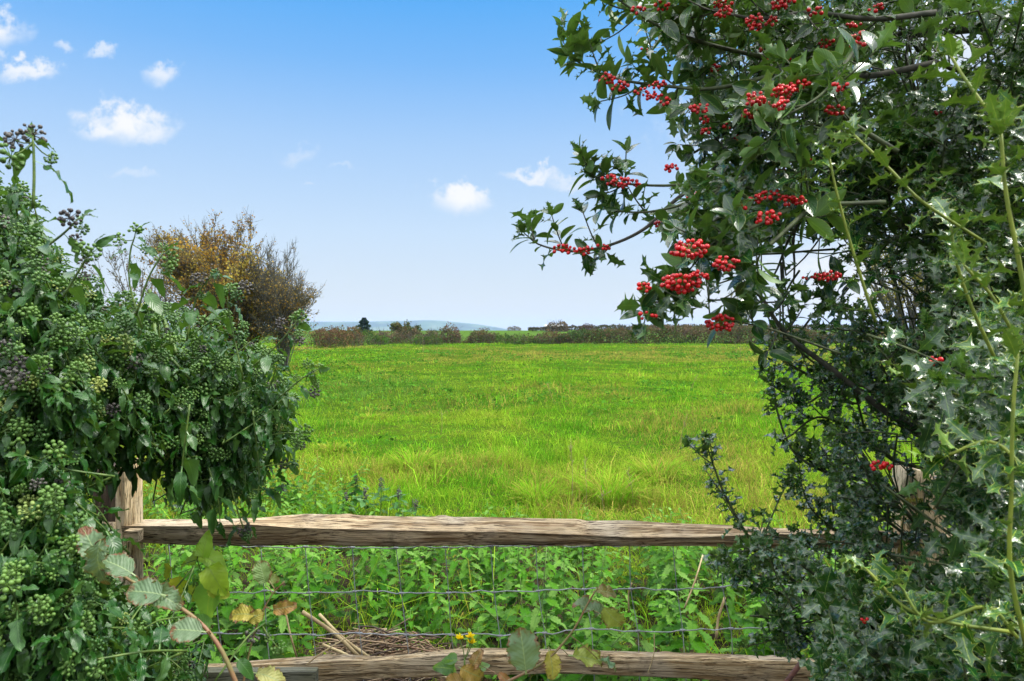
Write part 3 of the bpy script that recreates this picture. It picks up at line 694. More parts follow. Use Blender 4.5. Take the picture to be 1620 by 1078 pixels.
rail([(150, 1054), (340, 1050), (400, 1046), (480, 1041), (540, 1038), (600, 1040), (680, 1032), (740, 1027), (830, 1027), (950, 1030), (1100, 1034), (1220, 1040), (1500, 1052)],
     [(150, 1095), (340, 1085), (480, 1080), (600, 1073), (680, 1071), (760, 1066), (860, 1065), (950, 1067), (1100, 1073), (1240, 1081), (1500, 1094)], FD, 9,
     [(150, 1066), (340, 1058), (480, 1054), (600, 1046), (700, 1040), (900, 1038), (1000, 1041), (1100, 1043), (1240, 1047), (1500, 1060)]).build('rail', M['lower_rail'], fence)
for e0, e1, tt, bb, rr, sd_ in ((-1050, 172, 826, 858, 838, 21), (1478, 2650, 842, 868, 850, 22), (-1050, 150, 1052, 1092, 1064, 23), (1500, 2650, 1052, 1094, 1064, 24)):
    rail([(e0, tt), (e1, tt)], [(e0, bb), (e1, bb)], FD + .02, sd_, [(e0, rr), (e1, rr)]).build('rail', M['rail'], fence)
def post(px0, px1, top, d, rot, seed, depth, ragged, mat):
    x0, x1 = (px0 - CX) / F * d, (px1 - CX) / F * d; xc = (x0 + x1) / 2; hw = (x1 - x0) / 2
    zt = EYE + (HY - top) / F * d; n = 34; V = []
    cr, sr = math.cos(rot), math.sin(rot)
    base = [(-1, -1), (-.4, -1.04), (.2, -.97), (.8, -1.02), (1.02, -.8), (1, 0), (1.02, .8), (.7, 1), (0, 1.02), (-.7, 1), (-1.03, .6), (-.97, -.2)]
    m = len(base)
    for k in range(n):
        z = -.3 + (zt + .3) * k / (n - 1)
        for j, (bx, by) in enumerate(base):
            q = 1 + (vn(z * 5, j * 3.3, 1, seed) - .5) * .12 + (vn(z * 22, j * 2.1, 1, seed + 1) - .5) * .05
            xx, yy = bx * hw * q, by * depth / 2 * q
            zz = z + (ragged * (vn(j * 1.7, 3, 1, seed + 2) - .6) if k == n - 1 else 0)
            V.append((xc + xx * cr - yy * sr, d + .02 + xx * sr + yy * cr, zz))
    i = np.arange(n - 1)[:, None] * m; j = np.arange(m)[None]; j2 = (j + 1) % m
    a, b_, c_, dd = i + j, i + j2, i + m + j2, i + m + j
    T = np.concatenate([np.stack([a, b_, c_], -1).reshape(-1, 3), np.stack([a, c_, dd], -1).reshape(-1, 3)])
    o = (n - 1) * m; V.append(tuple(np.mean(V[o:o + m], 0) - [0, 0, .006])); e = len(V) - 1
    T = np.concatenate([T, [[e, o + q, o + (q + 1) % m] for q in range(m)]])
    return MB().add(V, T).build('post', mat, fence)
post(187, 214, 728, FD - .02, -.55, 4, .07, .02, M['post'])
post(1424, 1492, 742, FD + .01, .12, 8, .11, .07, M['post'])
po = post(150, 186, 735, FD + .12, .1, 14, .07, .03, M['old_post']); po['label'] = 'dark rotten post half behind the pale one'
wx = P(213, 0, 2.36)[0]; b = MB(); b.box((wx - .022, 2.335, P(0, 857, 2.34)[2]), (wx + .026, 2.368, P(0, 840, 2.34)[2])); b.build('peg', M['lower_rail'], fence, smooth=False)
b = MB(); b.box((P(300, 0, 2.25)[0], 2.25, P(0, 1100, 2.25)[2]), (P(499, 0, 2.25)[0], 2.285, P(0, 1064, 2.25)[2])); b.build('plank', M['plank'], fence, smooth=False)
# stock netting behind the rails
net = thing('wire_netting', 'galvanised square stock wire netting stapled behind the oak rails', 'wire netting', (0, 2.52, 0))
ND = 2.50
hz = []
for pts in ([(215, 853), (300, 862), (400, 865), (560, 867), (700, 866), (780, 865), (900, 865), (1000, 863), (1140, 861), (1300, 866), (1440, 868)],
            [(215, 938), (345, 937), (450, 937), (560, 937), (710, 937), (850, 936), (920, 932), (1000, 933), (1140, 929), (1300, 924), (1440, 928)],
            [(215, 1003), (345, 1003), (500, 1004), (640, 1003), (710, 1005), (850, 1003), (930, 996), (1010, 1000), (1140, 994), (1300, 992), (1440, 998)],
            [(215, 1062), (400, 1064), (700, 1065), (1000, 1062), (1300, 1062), (1440, 1064)], [(215, 1115), (700, 1118), (1440, 1116)]):
    xx = np.linspace(215, 1440, 120); zz = np.interp(xx, *zip(*pts)) + np.sin(xx * .17 + pts[0][1]) * .9 + (vn(xx, pts[0][1], 23, 66) - .5) * 5
    p = np.array([P(a, b_, ND + (vn(a, pts[0][1], 80, 61) - .5) * .02) for a, b_ in zip(xx, zz)])
    MB().tube(p, .0021, 6).build('line_wire', M['wire'], net); hz.append((xx, zz))
for q in range(-3, 15):
    x0 = 484 + 72.8 * q; xs_ = [x0, x0 + 6, x0 + 12, x0 + 17, x0 + 20]; pts = []
    if x0 < 222 or x0 > 1425: continue
    for j, (xx, zz) in enumerate(hz):
        a = xs_[j] + rng.normal(0, 2.0); zq = np.interp(a, xx, zz); pts.append(P(a, zq, ND + (vn(a, hz[j][1][0], 80, 61) - .5) * .02))
        c0 = pts[-1]; MB().tube([c0 - [.009, 0, 0], c0 + [.009, 0, 0]], .0042, 6).build('wire_knot', M['wire'], net)
    MB().tube(curve(pts, 16), .0017, 5).build('stay_wire', M['wire'], net)

# ---------------------------------------------------------------- nettles
def nettle_parts(h, seed):
    r = np.random.default_rng(seed); L = Leaves(); st = MB()
    lean = r.normal(0, .10, 2); sp = curve([[0, 0, 0], [lean[0] * .4, lean[1] * .4, h * .5], [lean[0], lean[1], h]], 10)
    st.tube(sp, np.linspace(.0032, .0015, 10), 5)
    nd = int(h / .031)
    for i in range(nd):
        f = .18 + .82 * i / (nd - 1); k = min(8, int(f * 9)); q = sp[k] + (sp[k + 1] - sp[k]) * (f * 9 - k)
        size = .118 * (1 - .72 * max(0, (f - .5) / .5) ** 1.4) * r.uniform(.85, 1.2)
        a0 = (i % 2) * math.pi / 2 + seed + r.normal(0, .25)
        for s in (0, math.pi):
            a = a0 + s + r.normal(0, .15); drop = -.22 + .7 * max(0, f - .5) + r.normal(0, .22)
            al = np.array([math.cos(a), math.sin(a), drop]); nm = np.array([math.cos(a) * .4, math.sin(a) * .4, 1.0])
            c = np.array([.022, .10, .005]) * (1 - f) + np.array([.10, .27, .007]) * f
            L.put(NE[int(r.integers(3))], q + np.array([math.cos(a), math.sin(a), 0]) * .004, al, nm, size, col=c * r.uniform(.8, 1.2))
    return st, L
protos = []
NG = 'stinging nettles crowded behind the wire netting'
for s in range(9):
    st, L = nettle_parts(.34 + .025 * s, s)
    root = thing('nettle', 'fresh green stinging nettle in the dense bed behind the wire netting', 'nettle', (0, 0, 0), NG)
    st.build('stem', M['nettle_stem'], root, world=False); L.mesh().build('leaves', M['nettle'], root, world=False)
    protos.append(root)
def put_copy(root, x, y, z, rz, sc, label=None, group=None):
    first = not root.get('used')
    if first: r = root; root['used'] = 1
    else:
        r = root.copy(); C.objects.link(r)
        for ch in root.children:
            c = ch.copy(); C.objects.link(c); c.parent = r
    r.location = (x, y, z); r.rotation_euler = (0, 0, rz); r.scale = (sc, sc, sc)
    if label: r['label'] = label
    if group: r['group'] = group
    return r
spots = []
tries = 0
while len(spots) < 252 and tries < 9000:
    tries += 1
    y = 2.66 + 2.5 * rng.random() ** 1.25; x = rng.uniform(-.68 * y, .62 * y)
    if (x + .56) ** 2 / .40 ** 2 + (y - 2.85) ** 2 / .33 ** 2 < 1: continue
    px_ = x / y * F + CX
    if px_ > 960 and rng.random() < .45: continue
    if any((x - a) ** 2 + (y - b_) ** 2 < .098 ** 2 for a, b_, _ in spots): continue
    spots.append((x, y, rng.uniform(.8, 1.22) * (1 - .28 * max(0, y - 3.6))))
for i, (x, y, s) in enumerate(spots):
    s *= .82 if (abs(x + .5) < .5 and y < 3.2) else 1.0
    put_copy(protos[i % 9], x, y, 0, rng.random() * 6.28, s)
for i in range(46):
    y = rng.uniform(4.9, 6.2); x = (rng.uniform(225, 560) - CX) / F * y
    put_copy(protos[i % 9], x, y, 0, rng.random() * 6.28, rng.uniform(.65, 1.05), 'pale sunlit nettle standing above the top rail beneath the hanging ivy', 'nettles above the rail under the ivy')
for r in protos: del r['used']
for o in list(C.objects):
    if 'used' in o.keys(): del o['used']

# docks with dark seed heads just above the rail
for i, (px, top, d) in enumerate(((600, 757, 5.6), (560, 752, 5.9), (628, 775, 5.5), (575, 775, 5.4), (655, 792, 5.3), (545, 782, 5.6))):
    t = thing('dock_plant', ['tallest dark leaved dock with seed head above the rail', 'thin dock stalk with brown seed head left of the tall dock', 'dock with black drooping seed head right of the tall dock', 'short dock below the tall dark one', 'rightmost low dock of the clump above the rail', 'leftmost short dock of the clump above the rail'][i], 'dock', P(px, 0, d) * [1, 1, 0])
    b0 = P(px, 0, d); b0[2] = 0; tp = P(px + 3, top, d); sp = curve([b0, (b0 + tp) / 2 + rvec(.015), tp], 8)
    MB().tube(sp, np.linspace(.005, .0025, 8), 5).build('stem', M['nettle_stem'], t)
    L = Leaves()
    for k in range(15):
        f = rng.uniform(.3, .85); q = b0 + (tp - b0) * f; a = rng.random() * 6.28
        L.put(NE[k % 3], q, [math.cos(a), math.sin(a), rng.uniform(-.5, .5)], [0, 0, 1], rng.uniform(.09, .15) * (1.2 - .5 * f), col=np.array([.05, .14, .035]) * rng.uniform(.7, 1.4))
    L.mesh().build('leaves', M['nettle'], t)
    n = 70; f = rng.uniform(.78, 1.02, n)[:, None]
    MB().inst(SP2, b0 + (tp - b0) * f + rng.normal(0, .010, (n, 3)), rvec() + np.zeros((n, 3)), rng.normal(0, 1, (n, 3)), rng.uniform(.003, .006, n), rnd=0.5).build('seed_head', M['umbel_dark'], t)

# ---------------------------------------------------------------- heap of dead twigs and straw
hc = P(600, 0, 2.86); b = MB(); n = 900
for k in range(n):
    a = rng.random() * 6.28; rr = math.sqrt(rng.random()); x = hc[0] + math.cos(a) * rr * .5; y = 2.86 + math.sin(a) * rr * .3
    z = .33 * (1 - rr ** 1.7) * rng.uniform(.55, 1.05) + .015; L_ = rng.uniform(.10, .34); az = rng.normal(.25, .8) + (math.pi if rng.random() < .5 else 0)
    dv = np.array([math.cos(az), math.sin(az) * .6, rng.normal(-.08, .16)]); p0 = np.array([x, y, z])
    c = [(.25, .175, .10), (.13, .08, .045), (.06, .04, .028), (.34, .27, .16), (.17, .10, .055)][int(rng.integers(5))]
    b.tube(curve([p0 - dv * L_ / 2, p0 + np.array([0, 0, rng.normal(0, .014)]), p0 + dv * L_ / 2 - [0, 0, .02]], 5), rng.uniform(.0012, .0036), 4, col=c)
tag(b.build('twig_heap', M['deadwood']), 'heap of dry straw and dead twigs behind the lower rail', 'twig heap')
SG = 'cut pale hollow stalks leaning by the twig heap'
for p0, p1, d0, d1, r, lab in (((478, 968), (572, 1044), 2.62, 2.60, .0075, 'thick pale dead stalk leaning over the twig heap from the left'), ((505, 972), (586, 1042), 2.75, 2.66, .0065, 'brown dead stalk leaning behind the thick pale one'),
        ((510, 1020), (560, 1042), 2.66, 2.62, .006, 'short pale stalk lying low in front of the heap'), ((452, 970), (470, 1042), 2.58, 2.55, .0035, 'thin straw stem standing left of the heap, near the lower rail'),
        ((1112, 878), (1083, 962), 2.9, 2.75, .0035, 'long pale dry stem leaning left of the holly behind the netting'), ((1147, 945), (1133, 1012), 2.7, 2.66, .005, 'short broken pale stem low beside the holly bush'),
        ((556, 1005), (473, 1062), 2.5, 2.38, .0026, 'thin dark twig crossing in front of the lower rail'), ((1000, 922), (995, 968), 2.56, 2.56, .003, 'brown vertical twig tangled in the netting'), ((1035, 1003), (1025, 1065), 2.42, 2.36, .0018, 'fine pale root hanging over the lower rail')):
    a_, b_ = P(*p0, d0), P(*p1, d1)
    tag(MB().tube(curve([a_, (a_ + b_) / 2 + rvec(.008), b_], 7), r, 7).build('dead_hogweed', M['straw']), lab, 'dead plant')
b = MB(); b.tube([P(1268, 1048, 2.28), P(1225, 1105, 2.22)], .0085, 8); tag(b.build('iron_rod', M['rust']), 'rusty iron rod leaning across the lower rail by the holly bush', 'iron rod')

# ---------------------------------------------------------------- HOLLY
def inpoly(px, py, poly):
    c = False; j = len(poly) - 1
    for i in range(len(poly)):
        xi, yi = poly[i]; xj, yj = poly[j]
        if (yi > py) != (yj > py) and px < (xj - xi) * (py - yi) / (yj - yi) + xi: c = not c
        j = i
    return c
def sprig(L, S, pts, n, size, tms, r0=.003, r1=.0015, f0=.0, tipset=True, up=.25, spread=.95, samples=None, sides=5):
    """one leafy shoot: stem tube to S, leaves in a spiral to L"""
    m = samples or max(6, len(pts) * 3); sp = curve(pts, m); S.tube(sp, np.linspace(r0, r1, m), sides)
    ph = random.random() * 6.28
    for k in range(n):
        f = f0 + (1 - f0) * (k + .6) / n; q = f * (m - 1); i = min(m - 2, int(q)); pos = sp[i] + (sp[i + 1] - sp[i]) * (q - i)
        tn = unit(sp[i + 1] - sp[i]); ph += 2.4 + random.gauss(0, .3)
        ref = np.array([0, 0, 1.]) if abs(tn[2]) < .9 else np.array([1., 0, 0])
        e1 = unit(np.cross(tn, ref)); e2 = np.cross(tn, e1); rad = math.cos(ph) * e1 + math.sin(ph) * e2
        fwd = .45 + .8 * max(0, f - .7)
        al = unit(rad * spread + tn * fwd + np.array([0, 0, .12]) + rvec(.14)); nm = unit(tn * .7 + np.array([0, 0, up + .5]) - rad * .25 + rvec(.18))
        L.put(random.choice(tms), pos, al, nm, size * random.uniform(.72, 1.18) * (1 - .25 * max(0, f - .85) / .15))
    if tipset:
        tn = unit(sp[-1] - sp[-2])
        for k in range(4):
            L.put(random.choice(tms), sp[-1], unit(tn + rvec(.45)), unit(rvec(.6) + [0, 0, .5]), size * random.uniform(.5, .85))
def berry_cluster(center, n, long=(1, 0, 0), size=.0050):
    pts = []; R = size * 1.05 * n ** (1 / 3) * 1.25; ax = unit(long); tr = 0
    while len(pts) < n and tr < 4000:
        tr += 1; v = rng.normal(0, 1, 3); v = v / np.linalg.norm(v) * R * rng.uniform(.35, 1.05) ** .6; v = v + ax * (v @ ax) * .65
        v[2] *= .85
        if all(np.sum((v - q) ** 2) > (size * 1.72) ** 2 for q in pts): pts.append(v)
        elif tr % 200 == 0: R *= 1.06
    b = MB(); pts = np.array(pts)
    b.inst(SP3, center + pts, pts + [0, 0, -R * .7], rng.normal(0, 1, (len(pts), 3)), np.stack([rng.uniform(.72, 1.12, len(pts)) * size] * 3, 1) * np.array([1, 1.08, 1]))
    sb = MB()
    for q in pts: sb.tube([center + q * .15, center + q * .92], .0008, 3, cap=False)
    return b, sb
TR = P(1720, 600, 1.9); TRB = np.array([TR[0], 2.0, 0.])
htree = thing('holly_tree', 'tall holly tree laden with clusters of red berries, overhanging from the right', 'tree', TRB)
tb = MB(); tb.tube(curve([TRB + [0, 0, -.2], TRB + [-.03, 0, 1.], TRB + [.02, .05, 2.0], TRB + [.1, .1, 3.3]], 20), np.linspace(.062, .03, 20), 12)
htrunk = tb.build('trunk', M['bark'], htree)
LS = 'branch'
branches = []          # (root object, sample points) used to hang the berries
def branch(thing_, pts, r0, r1, leafspec, size, tms, mat='twig', lmat='holly', back=None, extra=None):
    """pts: (px,py,d) from the inner end to the tip. leafspec: list of (f, n) side shoots / leaf counts"""
    w_ = [P(*p) for p in pts]
    S = MB(); L = Leaves(); m = len(w_) * 5; sp = curve(w_, m)
    S.tube(sp, np.linspace(r0, r1, m), 7)
    n, f0, side, slen = leafspec
    # terminal leaves
    sub = sp[int(f0 * (m - 1)):]
    sprig(L, MB(), sub[:: max(1, len(sub) // 6)].tolist() + [sub[-1].tolist()], n, size, tms)
    for k in range(side):
        f = rng.uniform(max(.05, f0 - .25), .93); q = sp[int(f * (m - 1))]; tn = unit(sp[min(m - 1, int(f * (m - 1)) + 1)] - sp[max(0, int(f * (m - 1)) - 1)])
        dr = unit(tn * .7 + rvec(.55) + [0, 0, .15]); ln = slen * rng.uniform(.6, 1.2)
        sprig(L, S, [q, q + dr * ln * .5, q + dr * ln + [0, 0, ln * .12]], int(rng.integers(5, 9)), size * .92, tms, .0022, .0013)
    if extra: extra(L, S, sp)
    o = S.build('branch', M[mat], thing_)
    L.mesh().build('leaves', M[lmat], o)
    branches.append((o, sp)); return o
MIX = HS + HE + HE
UP = [  # berried sprays reaching left over the field
    ([(1330, 60, 1.55), (1230, 115, 1.55), (1130, 140, 1.55), (1060, 137, 1.58), (990, 128, 1.6), (940, 112, 1.62), (900, 90, 1.62)], .006, .0016, (11, .62, 9, .10), 0.071),
    ([(1250, 100, 1.6), (1120, 70, 1.6), (1040, 40, 1.6), (1000, 15, 1.6), (965, -10, 1.6)], .006, .0018, (10, .4, 10, .10), 0.068),
    ([(1330, 330, 1.6), (1200, 300, 1.6), (1110, 292, 1.6), (1050, 294, 1.6), (1000, 292, 1.6), (955, 286, 1.6), (922, 268, 1.6)], .005, .0014, (7, .84, 5, .08), 0.063),
    ([(1230, 180, 1.7), (1140, 260, 1.7), (1065, 320, 1.68), (1020, 362, 1.66), (965, 388, 1.65), (905, 398, 1.65), (855, 388, 1.65), (830, 370, 1.65)], .0065, .0015, (11, .72, 5, .08), 0.061),
    ([(1180, 280, 1.55), (1090, 320, 1.55), (1030, 335, 1.55), (985, 335, 1.57), (955, 330, 1.57)], .004, .0014, (9, .5, 4, .09), 0.061),
    ([(1250, 330, 1.35), (1170, 370, 1.35), (1090, 410, 1.35), (1040, 450, 1.35), (1015, 490, 1.35)], .005, .002, (15, .35, 9, .09), 0.068),
    ([(1280, 330, 1.35), (1200, 400, 1.32), (1150, 400, 1.32), (1090, 385, 1.32)], .005, .002, (10, .3, 5, .09), 0.076),
    ([(1560, 740, 1.7), (1480, 700, 1.7), (1400, 650, 1.68), (1310, 580, 1.66), (1245, 530, 1.62), (1205, 470, 1.58), (1165, 405, 1.55)], .011, .0028, (4, .9, 5, .12), 0.063),
    ([(1330, 560, 1.5), (1260, 535, 1.5), (1215, 520, 1.48), (1170, 510, 1.46), (1130, 505, 1.46)], .003, .0015, (5, .75, 2, .07), 0.081),
    ([(1480, 100, 1.7), (1380, 120, 1.7), (1260, 130, 1.7), (1190, 175, 1.7), (1140, 215, 1.7), (1098, 242, 1.7)], .009, .003, (7, .5, 8, .12), 0.063),
    ([(1420, 240, 1.4), (1340, 190, 1.4), (1290, 150, 1.4), (1240, 140, 1.4), (1185, 165, 1.4)], .006, .002, (9, .4, 8, .11), 0.078),
    ([(1400, 320, 1.4), (1320, 322, 1.4), (1250, 312, 1.4), (1200, 318, 1.4), (1150, 300, 1.4), (1110, 288, 1.4)], .005, .002, (10, .35, 7, .10), 0.076),
    ([(1370, 60, 1.3), (1345, 90, 1.3), (1300, 150, 1.28), (1230, 190, 1.28)], .005, .002, (6, .3, 4, .10), 0.074),
    ([(1480, 20, 1.5), (1380, 30, 1.5), (1280, 20, 1.5), (1200, 30, 1.5), (1120, 15, 1.52), (1070, 10, 1.55)], .007, .002, (12, .3, 12, .11), 0.068),
    ([(1560, 40, 1.9), (1480, 50, 1.95), (1400, 60, 2.0), (1330, 90, 2.0)], .018, .007, (3, .7, 5, .14), 0.063),
    ([(1440, 470, 1.6), (1390, 450, 1.6), (1340, 440, 1.6), (1290, 435, 1.6)], .003, .0015, (6, .5, 3, .07), 0.055),
]
for pts, r0, r1, spec, size in UP:
    branch(htree, pts, r0, r1, spec, size, MIX, 'bark' if r0 > .0062 else 'twig')
# bare grey twigs hanging in the sky gap
bt = MB()
for q in (((1262, 355), (1245, 385), (1230, 425), (1218, 445)), ((1262, 352), (1255, 380), (1257, 420), (1255, 450)), ((1236, 415), (1238, 470), (1240, 540)), ((1495, 10), (1435, 70), (1445, 130), (1460, 165)), ((1425, 20), (1440, 80), (1455, 150))):
    bt.tube(curve([P(a, c, 1.8) for a, c in q], 10), np.linspace(.0042, .002, 10), 6)
bt.build('bare_twigs', M['bark'], htree)
# yellow-green shoots standing near the eye
SH = [([(1635, 560, .82), (1615, 430, .82), (1592, 310, .82), (1583, 210, .82)], .058, 14, .0030), ([(1560, 385, 1.0), (1460, 320, 1.0), (1410, 270, 1.02), (1352, 215, 1.05)], .058, 14, .0024),
      ([(1385, 510, 1.25), (1350, 400, 1.25), (1325, 310, 1.25), (1312, 250, 1.25)], .058, 14, .0030), ([(1575, 570, 1.05), (1535, 480, 1.05), (1512, 410, 1.05), (1505, 360, 1.05)], .055, 14, .0028),
      ([(1625, 1030, .85), (1598, 900, .85), (1600, 780, .85), (1602, 660, .85), (1610, 560, .86)], .055, 17, .0030), ([(1600, 1000, .95), (1500, 985, .95), (1430, 960, .97), (1370, 900, 1.0)], .055, 14, .0028),
      ([(1620, 560, .95), (1570, 470, .95), (1525, 420, .96)], .05, 11, .0024), ([(1610, 1010, .9), (1560, 960, .92), (1470, 985, .95), (1420, 920, .98)], .052, 12, .0026), ([(1640, 160, .9), (1575, 180, .92), (1530, 130, .95), (1505, 90, .97)], .06, 12, .0026),
      ([(1640, 760, .85), (1570, 700, .88), (1500, 720, .9)], .055, 11, .0024), ([(1600, 650, 1.1), (1500, 620, 1.15), (1430, 590, 1.2)], .055, 12, .0024)]
for pts, size, n, r0 in SH:
    L = Leaves(); S = MB(); sprig(L, S, [P(*p) for p in pts], n, size, HS, r0, .002, samples=16, sides=7)
    o = S.build('shoot', M['shoot_stem'], htree); L.mesh().build('leaves', M['holly_young'], o)
# the body of the crown
POLY_U = [(965, -30), (1035, 50), (1095, 95), (1085, 180), (1105, 240), (1075, 290), (1060, 340), (1085, 395), (1150, 395), (1215, 345), (1290, 335), (1340, 400), (1650, 420), (1650, -30)]
POLY_R = [(1340, 380), (1330, 470), (1275, 515), (1310, 560), (1262, 600), (1245, 650), (1275, 720), (1320, 780), (1270, 830), (1205, 850), (1180, 885), (1230, 930), (1285, 975), (1290, 1015), (1305, 1095), (1650, 1095), (1650, 380)]
def gap(px, py):
    for cx, cy, rx, ry in ((1478, 62, 84, 70), (1255, 395, 66, 74), (1405, 440, 76, 58), (1345, 130, 52, 44), (1280, 640, 50, 50), (1480, 120, 40, 34), (1130, 60, 26, 26), (1160, 210, 26, 22), (1420, 330, 22, 20), (1230, 90, 20, 18)):
        if ((px - cx) / rx) ** 2 + ((py - cy) / ry) ** 2 < 1: return True
    return False
def join(S, sp, pts, r):
    for b_ in pts:
        k = max(3, int(np.argmin(np.sum((sp - b_) ** 2, 1))) - 1); q = sp[k]
        S.tube(curve([q, q * .45 + b_ * .55 + [0, 0, -.012] + rvec(.008), b_], 6), np.linspace(r * 1.1, r * .9, 6), 4)
def fill(thing_, poly, bbox, n, dfun, size, tms, cells, lmat, mat, keepf=None, stem=.0024):
    cellL = {}; k = 0
    while k < n:
        px, py = rng.uniform(bbox[0], bbox[1]), rng.uniform(bbox[2], bbox[3])
        if not inpoly(px, py, poly) or (gap(px, py) and rng.random() < .94): continue
        if keepf and rng.random() > keepf(px, py): continue
        k += 1
        d = dfun(px, py); tip = P(px, py, d)
        out = unit((tip - np.array([TRB[0] + .15, TRB[1] + .1, tip[2] - .25])) * [1, 1, 1]); dr = unit(out * .75 + rvec(.42) + [0, -.05, .22])
        ln = rng.uniform(.10, .2); base = tip - dr * ln
        key = (int(px // cells), int(py // cells)); 
        if key not in cellL: cellL[key] = (Leaves(), MB(), [])
        L, S, pt = cellL[key]; s = size(px, py, d)
        sprig(L, S, [base, base + dr * ln * .5 + rvec(.008), tip], int(rng.integers(8, 13)), s, tms(px, py, d), stem, .0014, sides=4)
        # twig joining the shoot to the limbs behind it
        pt.append(base)
    for key, (L, S, pt) in cellL.items():
        c = np.mean(pt, 0); e = TRB + [0, 0, max(.15, min(2.6, c[2] - .35))]
        lr = .009
        if c[0] / c[1] * F + CX < 1340: e = c + (e - c) * .3 + [0, .06, -.03]; lr = .0036
        sp = curve([e, (e + c) / 2 + rvec(.06) + [0, .05, -.08], c], 9); S.tube(sp, np.linspace(lr, .002, 9), 6)
        join(S, sp, pt, stem)
        o = S.build('branch', M[mat], thing_); L.mesh().build('leaves', M[lmat], o); branches.append((o, np.array(pt)))
def dU(px, py):
    u = rng.random(); near = 1.62 - .12 * smooth(1050, 1300, px)
    return near + u ** 1.2 * 1.15
fill(htree, POLY_U, (960, 1650, -30, 420), 560, dU, lambda px, py, d: .064, lambda px, py, d: MIX if px < 1330 else HS, 120, 'holly', 'twig')
fill(htree, POLY_R, (1430, 1650, 380, 1095), 235, lambda px, py: rng.uniform(1.0, 1.5) + .35 * (1 - smooth(430, 620, py)), lambda px, py, d: .058, lambda px, py, d: HS, 130, 'holly', 'twig', keepf=lambda px, py: smooth(1440, 1560, px) * (.03 if px < 1530 and 690 < py < 940 else 1))
POLY_X = [(980, -30), (1100, -200), (1400, -330), (1800, -340), (2150, -100), (2250, 400), (2200, 1100), (1650, 1100), (1650, -30)]
fill(htree, POLY_X, (980, 2250, -340, 1100), 330, lambda px, py: rng.uniform(1.25, 2.5), lambda px, py, d: .068, lambda px, py, d: HS, 290, 'holly', 'twig')
# berries
BER = [(1010, 15, 8), (1047, 8, 9), (1144, 6, 14), (1145, 20, 13), (1090, 74, 9), (1126, 107, 18), (1197, 32, 16), (1221, 33, 8), (1194, 45, 10), (1207, 3, 18), (1244, 3, 10), (1271, 60, 5), (1306, 67, 9), (1106, 172, 17), (1196, 157, 20), (1214, 167, 12), (1187, 180, 9),
       (1241, 144, 26), (1264, 136, 16), (1234, 164, 10), (1320, 174, 14), (1064, 265, 9), (1279, 257, 13), (982, 289, 20), (963, 284, 11), (1001, 291, 9), (1099, 312, 15), (1197, 316, 8), (1171, 326, 5), (1217, 308, 13), (1244, 317, 12), (1261, 317, 9), (1214, 344, 20), (1047, 354, 11),
       (887, 393, 15), (903, 396, 9), (927, 396, 12), (955, 390, 7), (1090, 396, 40), (1078, 447, 52), (1103, 440, 18), (1146, 417, 26), (1020, 454, 9), (1026, 498, 8), (1140, 512, 34), (1314, 438, 20), (1296, 438, 8), (1276, 441, 2), (962, 124, 16), (980, 136, 12), (1014, 145, 8), (1040, 134, 12), (1034, 152, 12), (1052, 160, 7), (1022, 82, 11), (1384, 12, 7), (1357, 57, 6), (1293, 62, 6), (1480, 570, 5), (1390, 736, 8), (1406, 738, 4), (1480, 180, 4), (1050, 105, 6), (1370, 985, 3), (1240, 270, 4), (1190, 232, 5), (1150, 200, 4)]
BER += [(int(rng.uniform(1110, 1370)), int(rng.uniform(0, 270)), int(rng.integers(4, 10))) for _ in range(16)]
for px, py, n in BER:
    best = None
    for o, sp in branches:
        for q in sp:
            if q[1] > 2.2: continue
            e = math.hypot(q[0] / q[1] * F + CX - px, HY - (q[2] - EYE) / q[1] * F - py) + 42 * q[1]
            if best is None or e < best[0]: best = (e, o, q)
    d = best[2][1] - .06
    if n >= 17: d -= .05
    b, sb = berry_cluster(P(px, py, d), n, (1, 0, .1), .0040 if n < 30 else .0044)
    bo = b.build('berry_cluster', M['berry'], best[1])
    # stalks share the cluster's branch
    sb.build('berry_stalks', M['green_stem'], best[1])
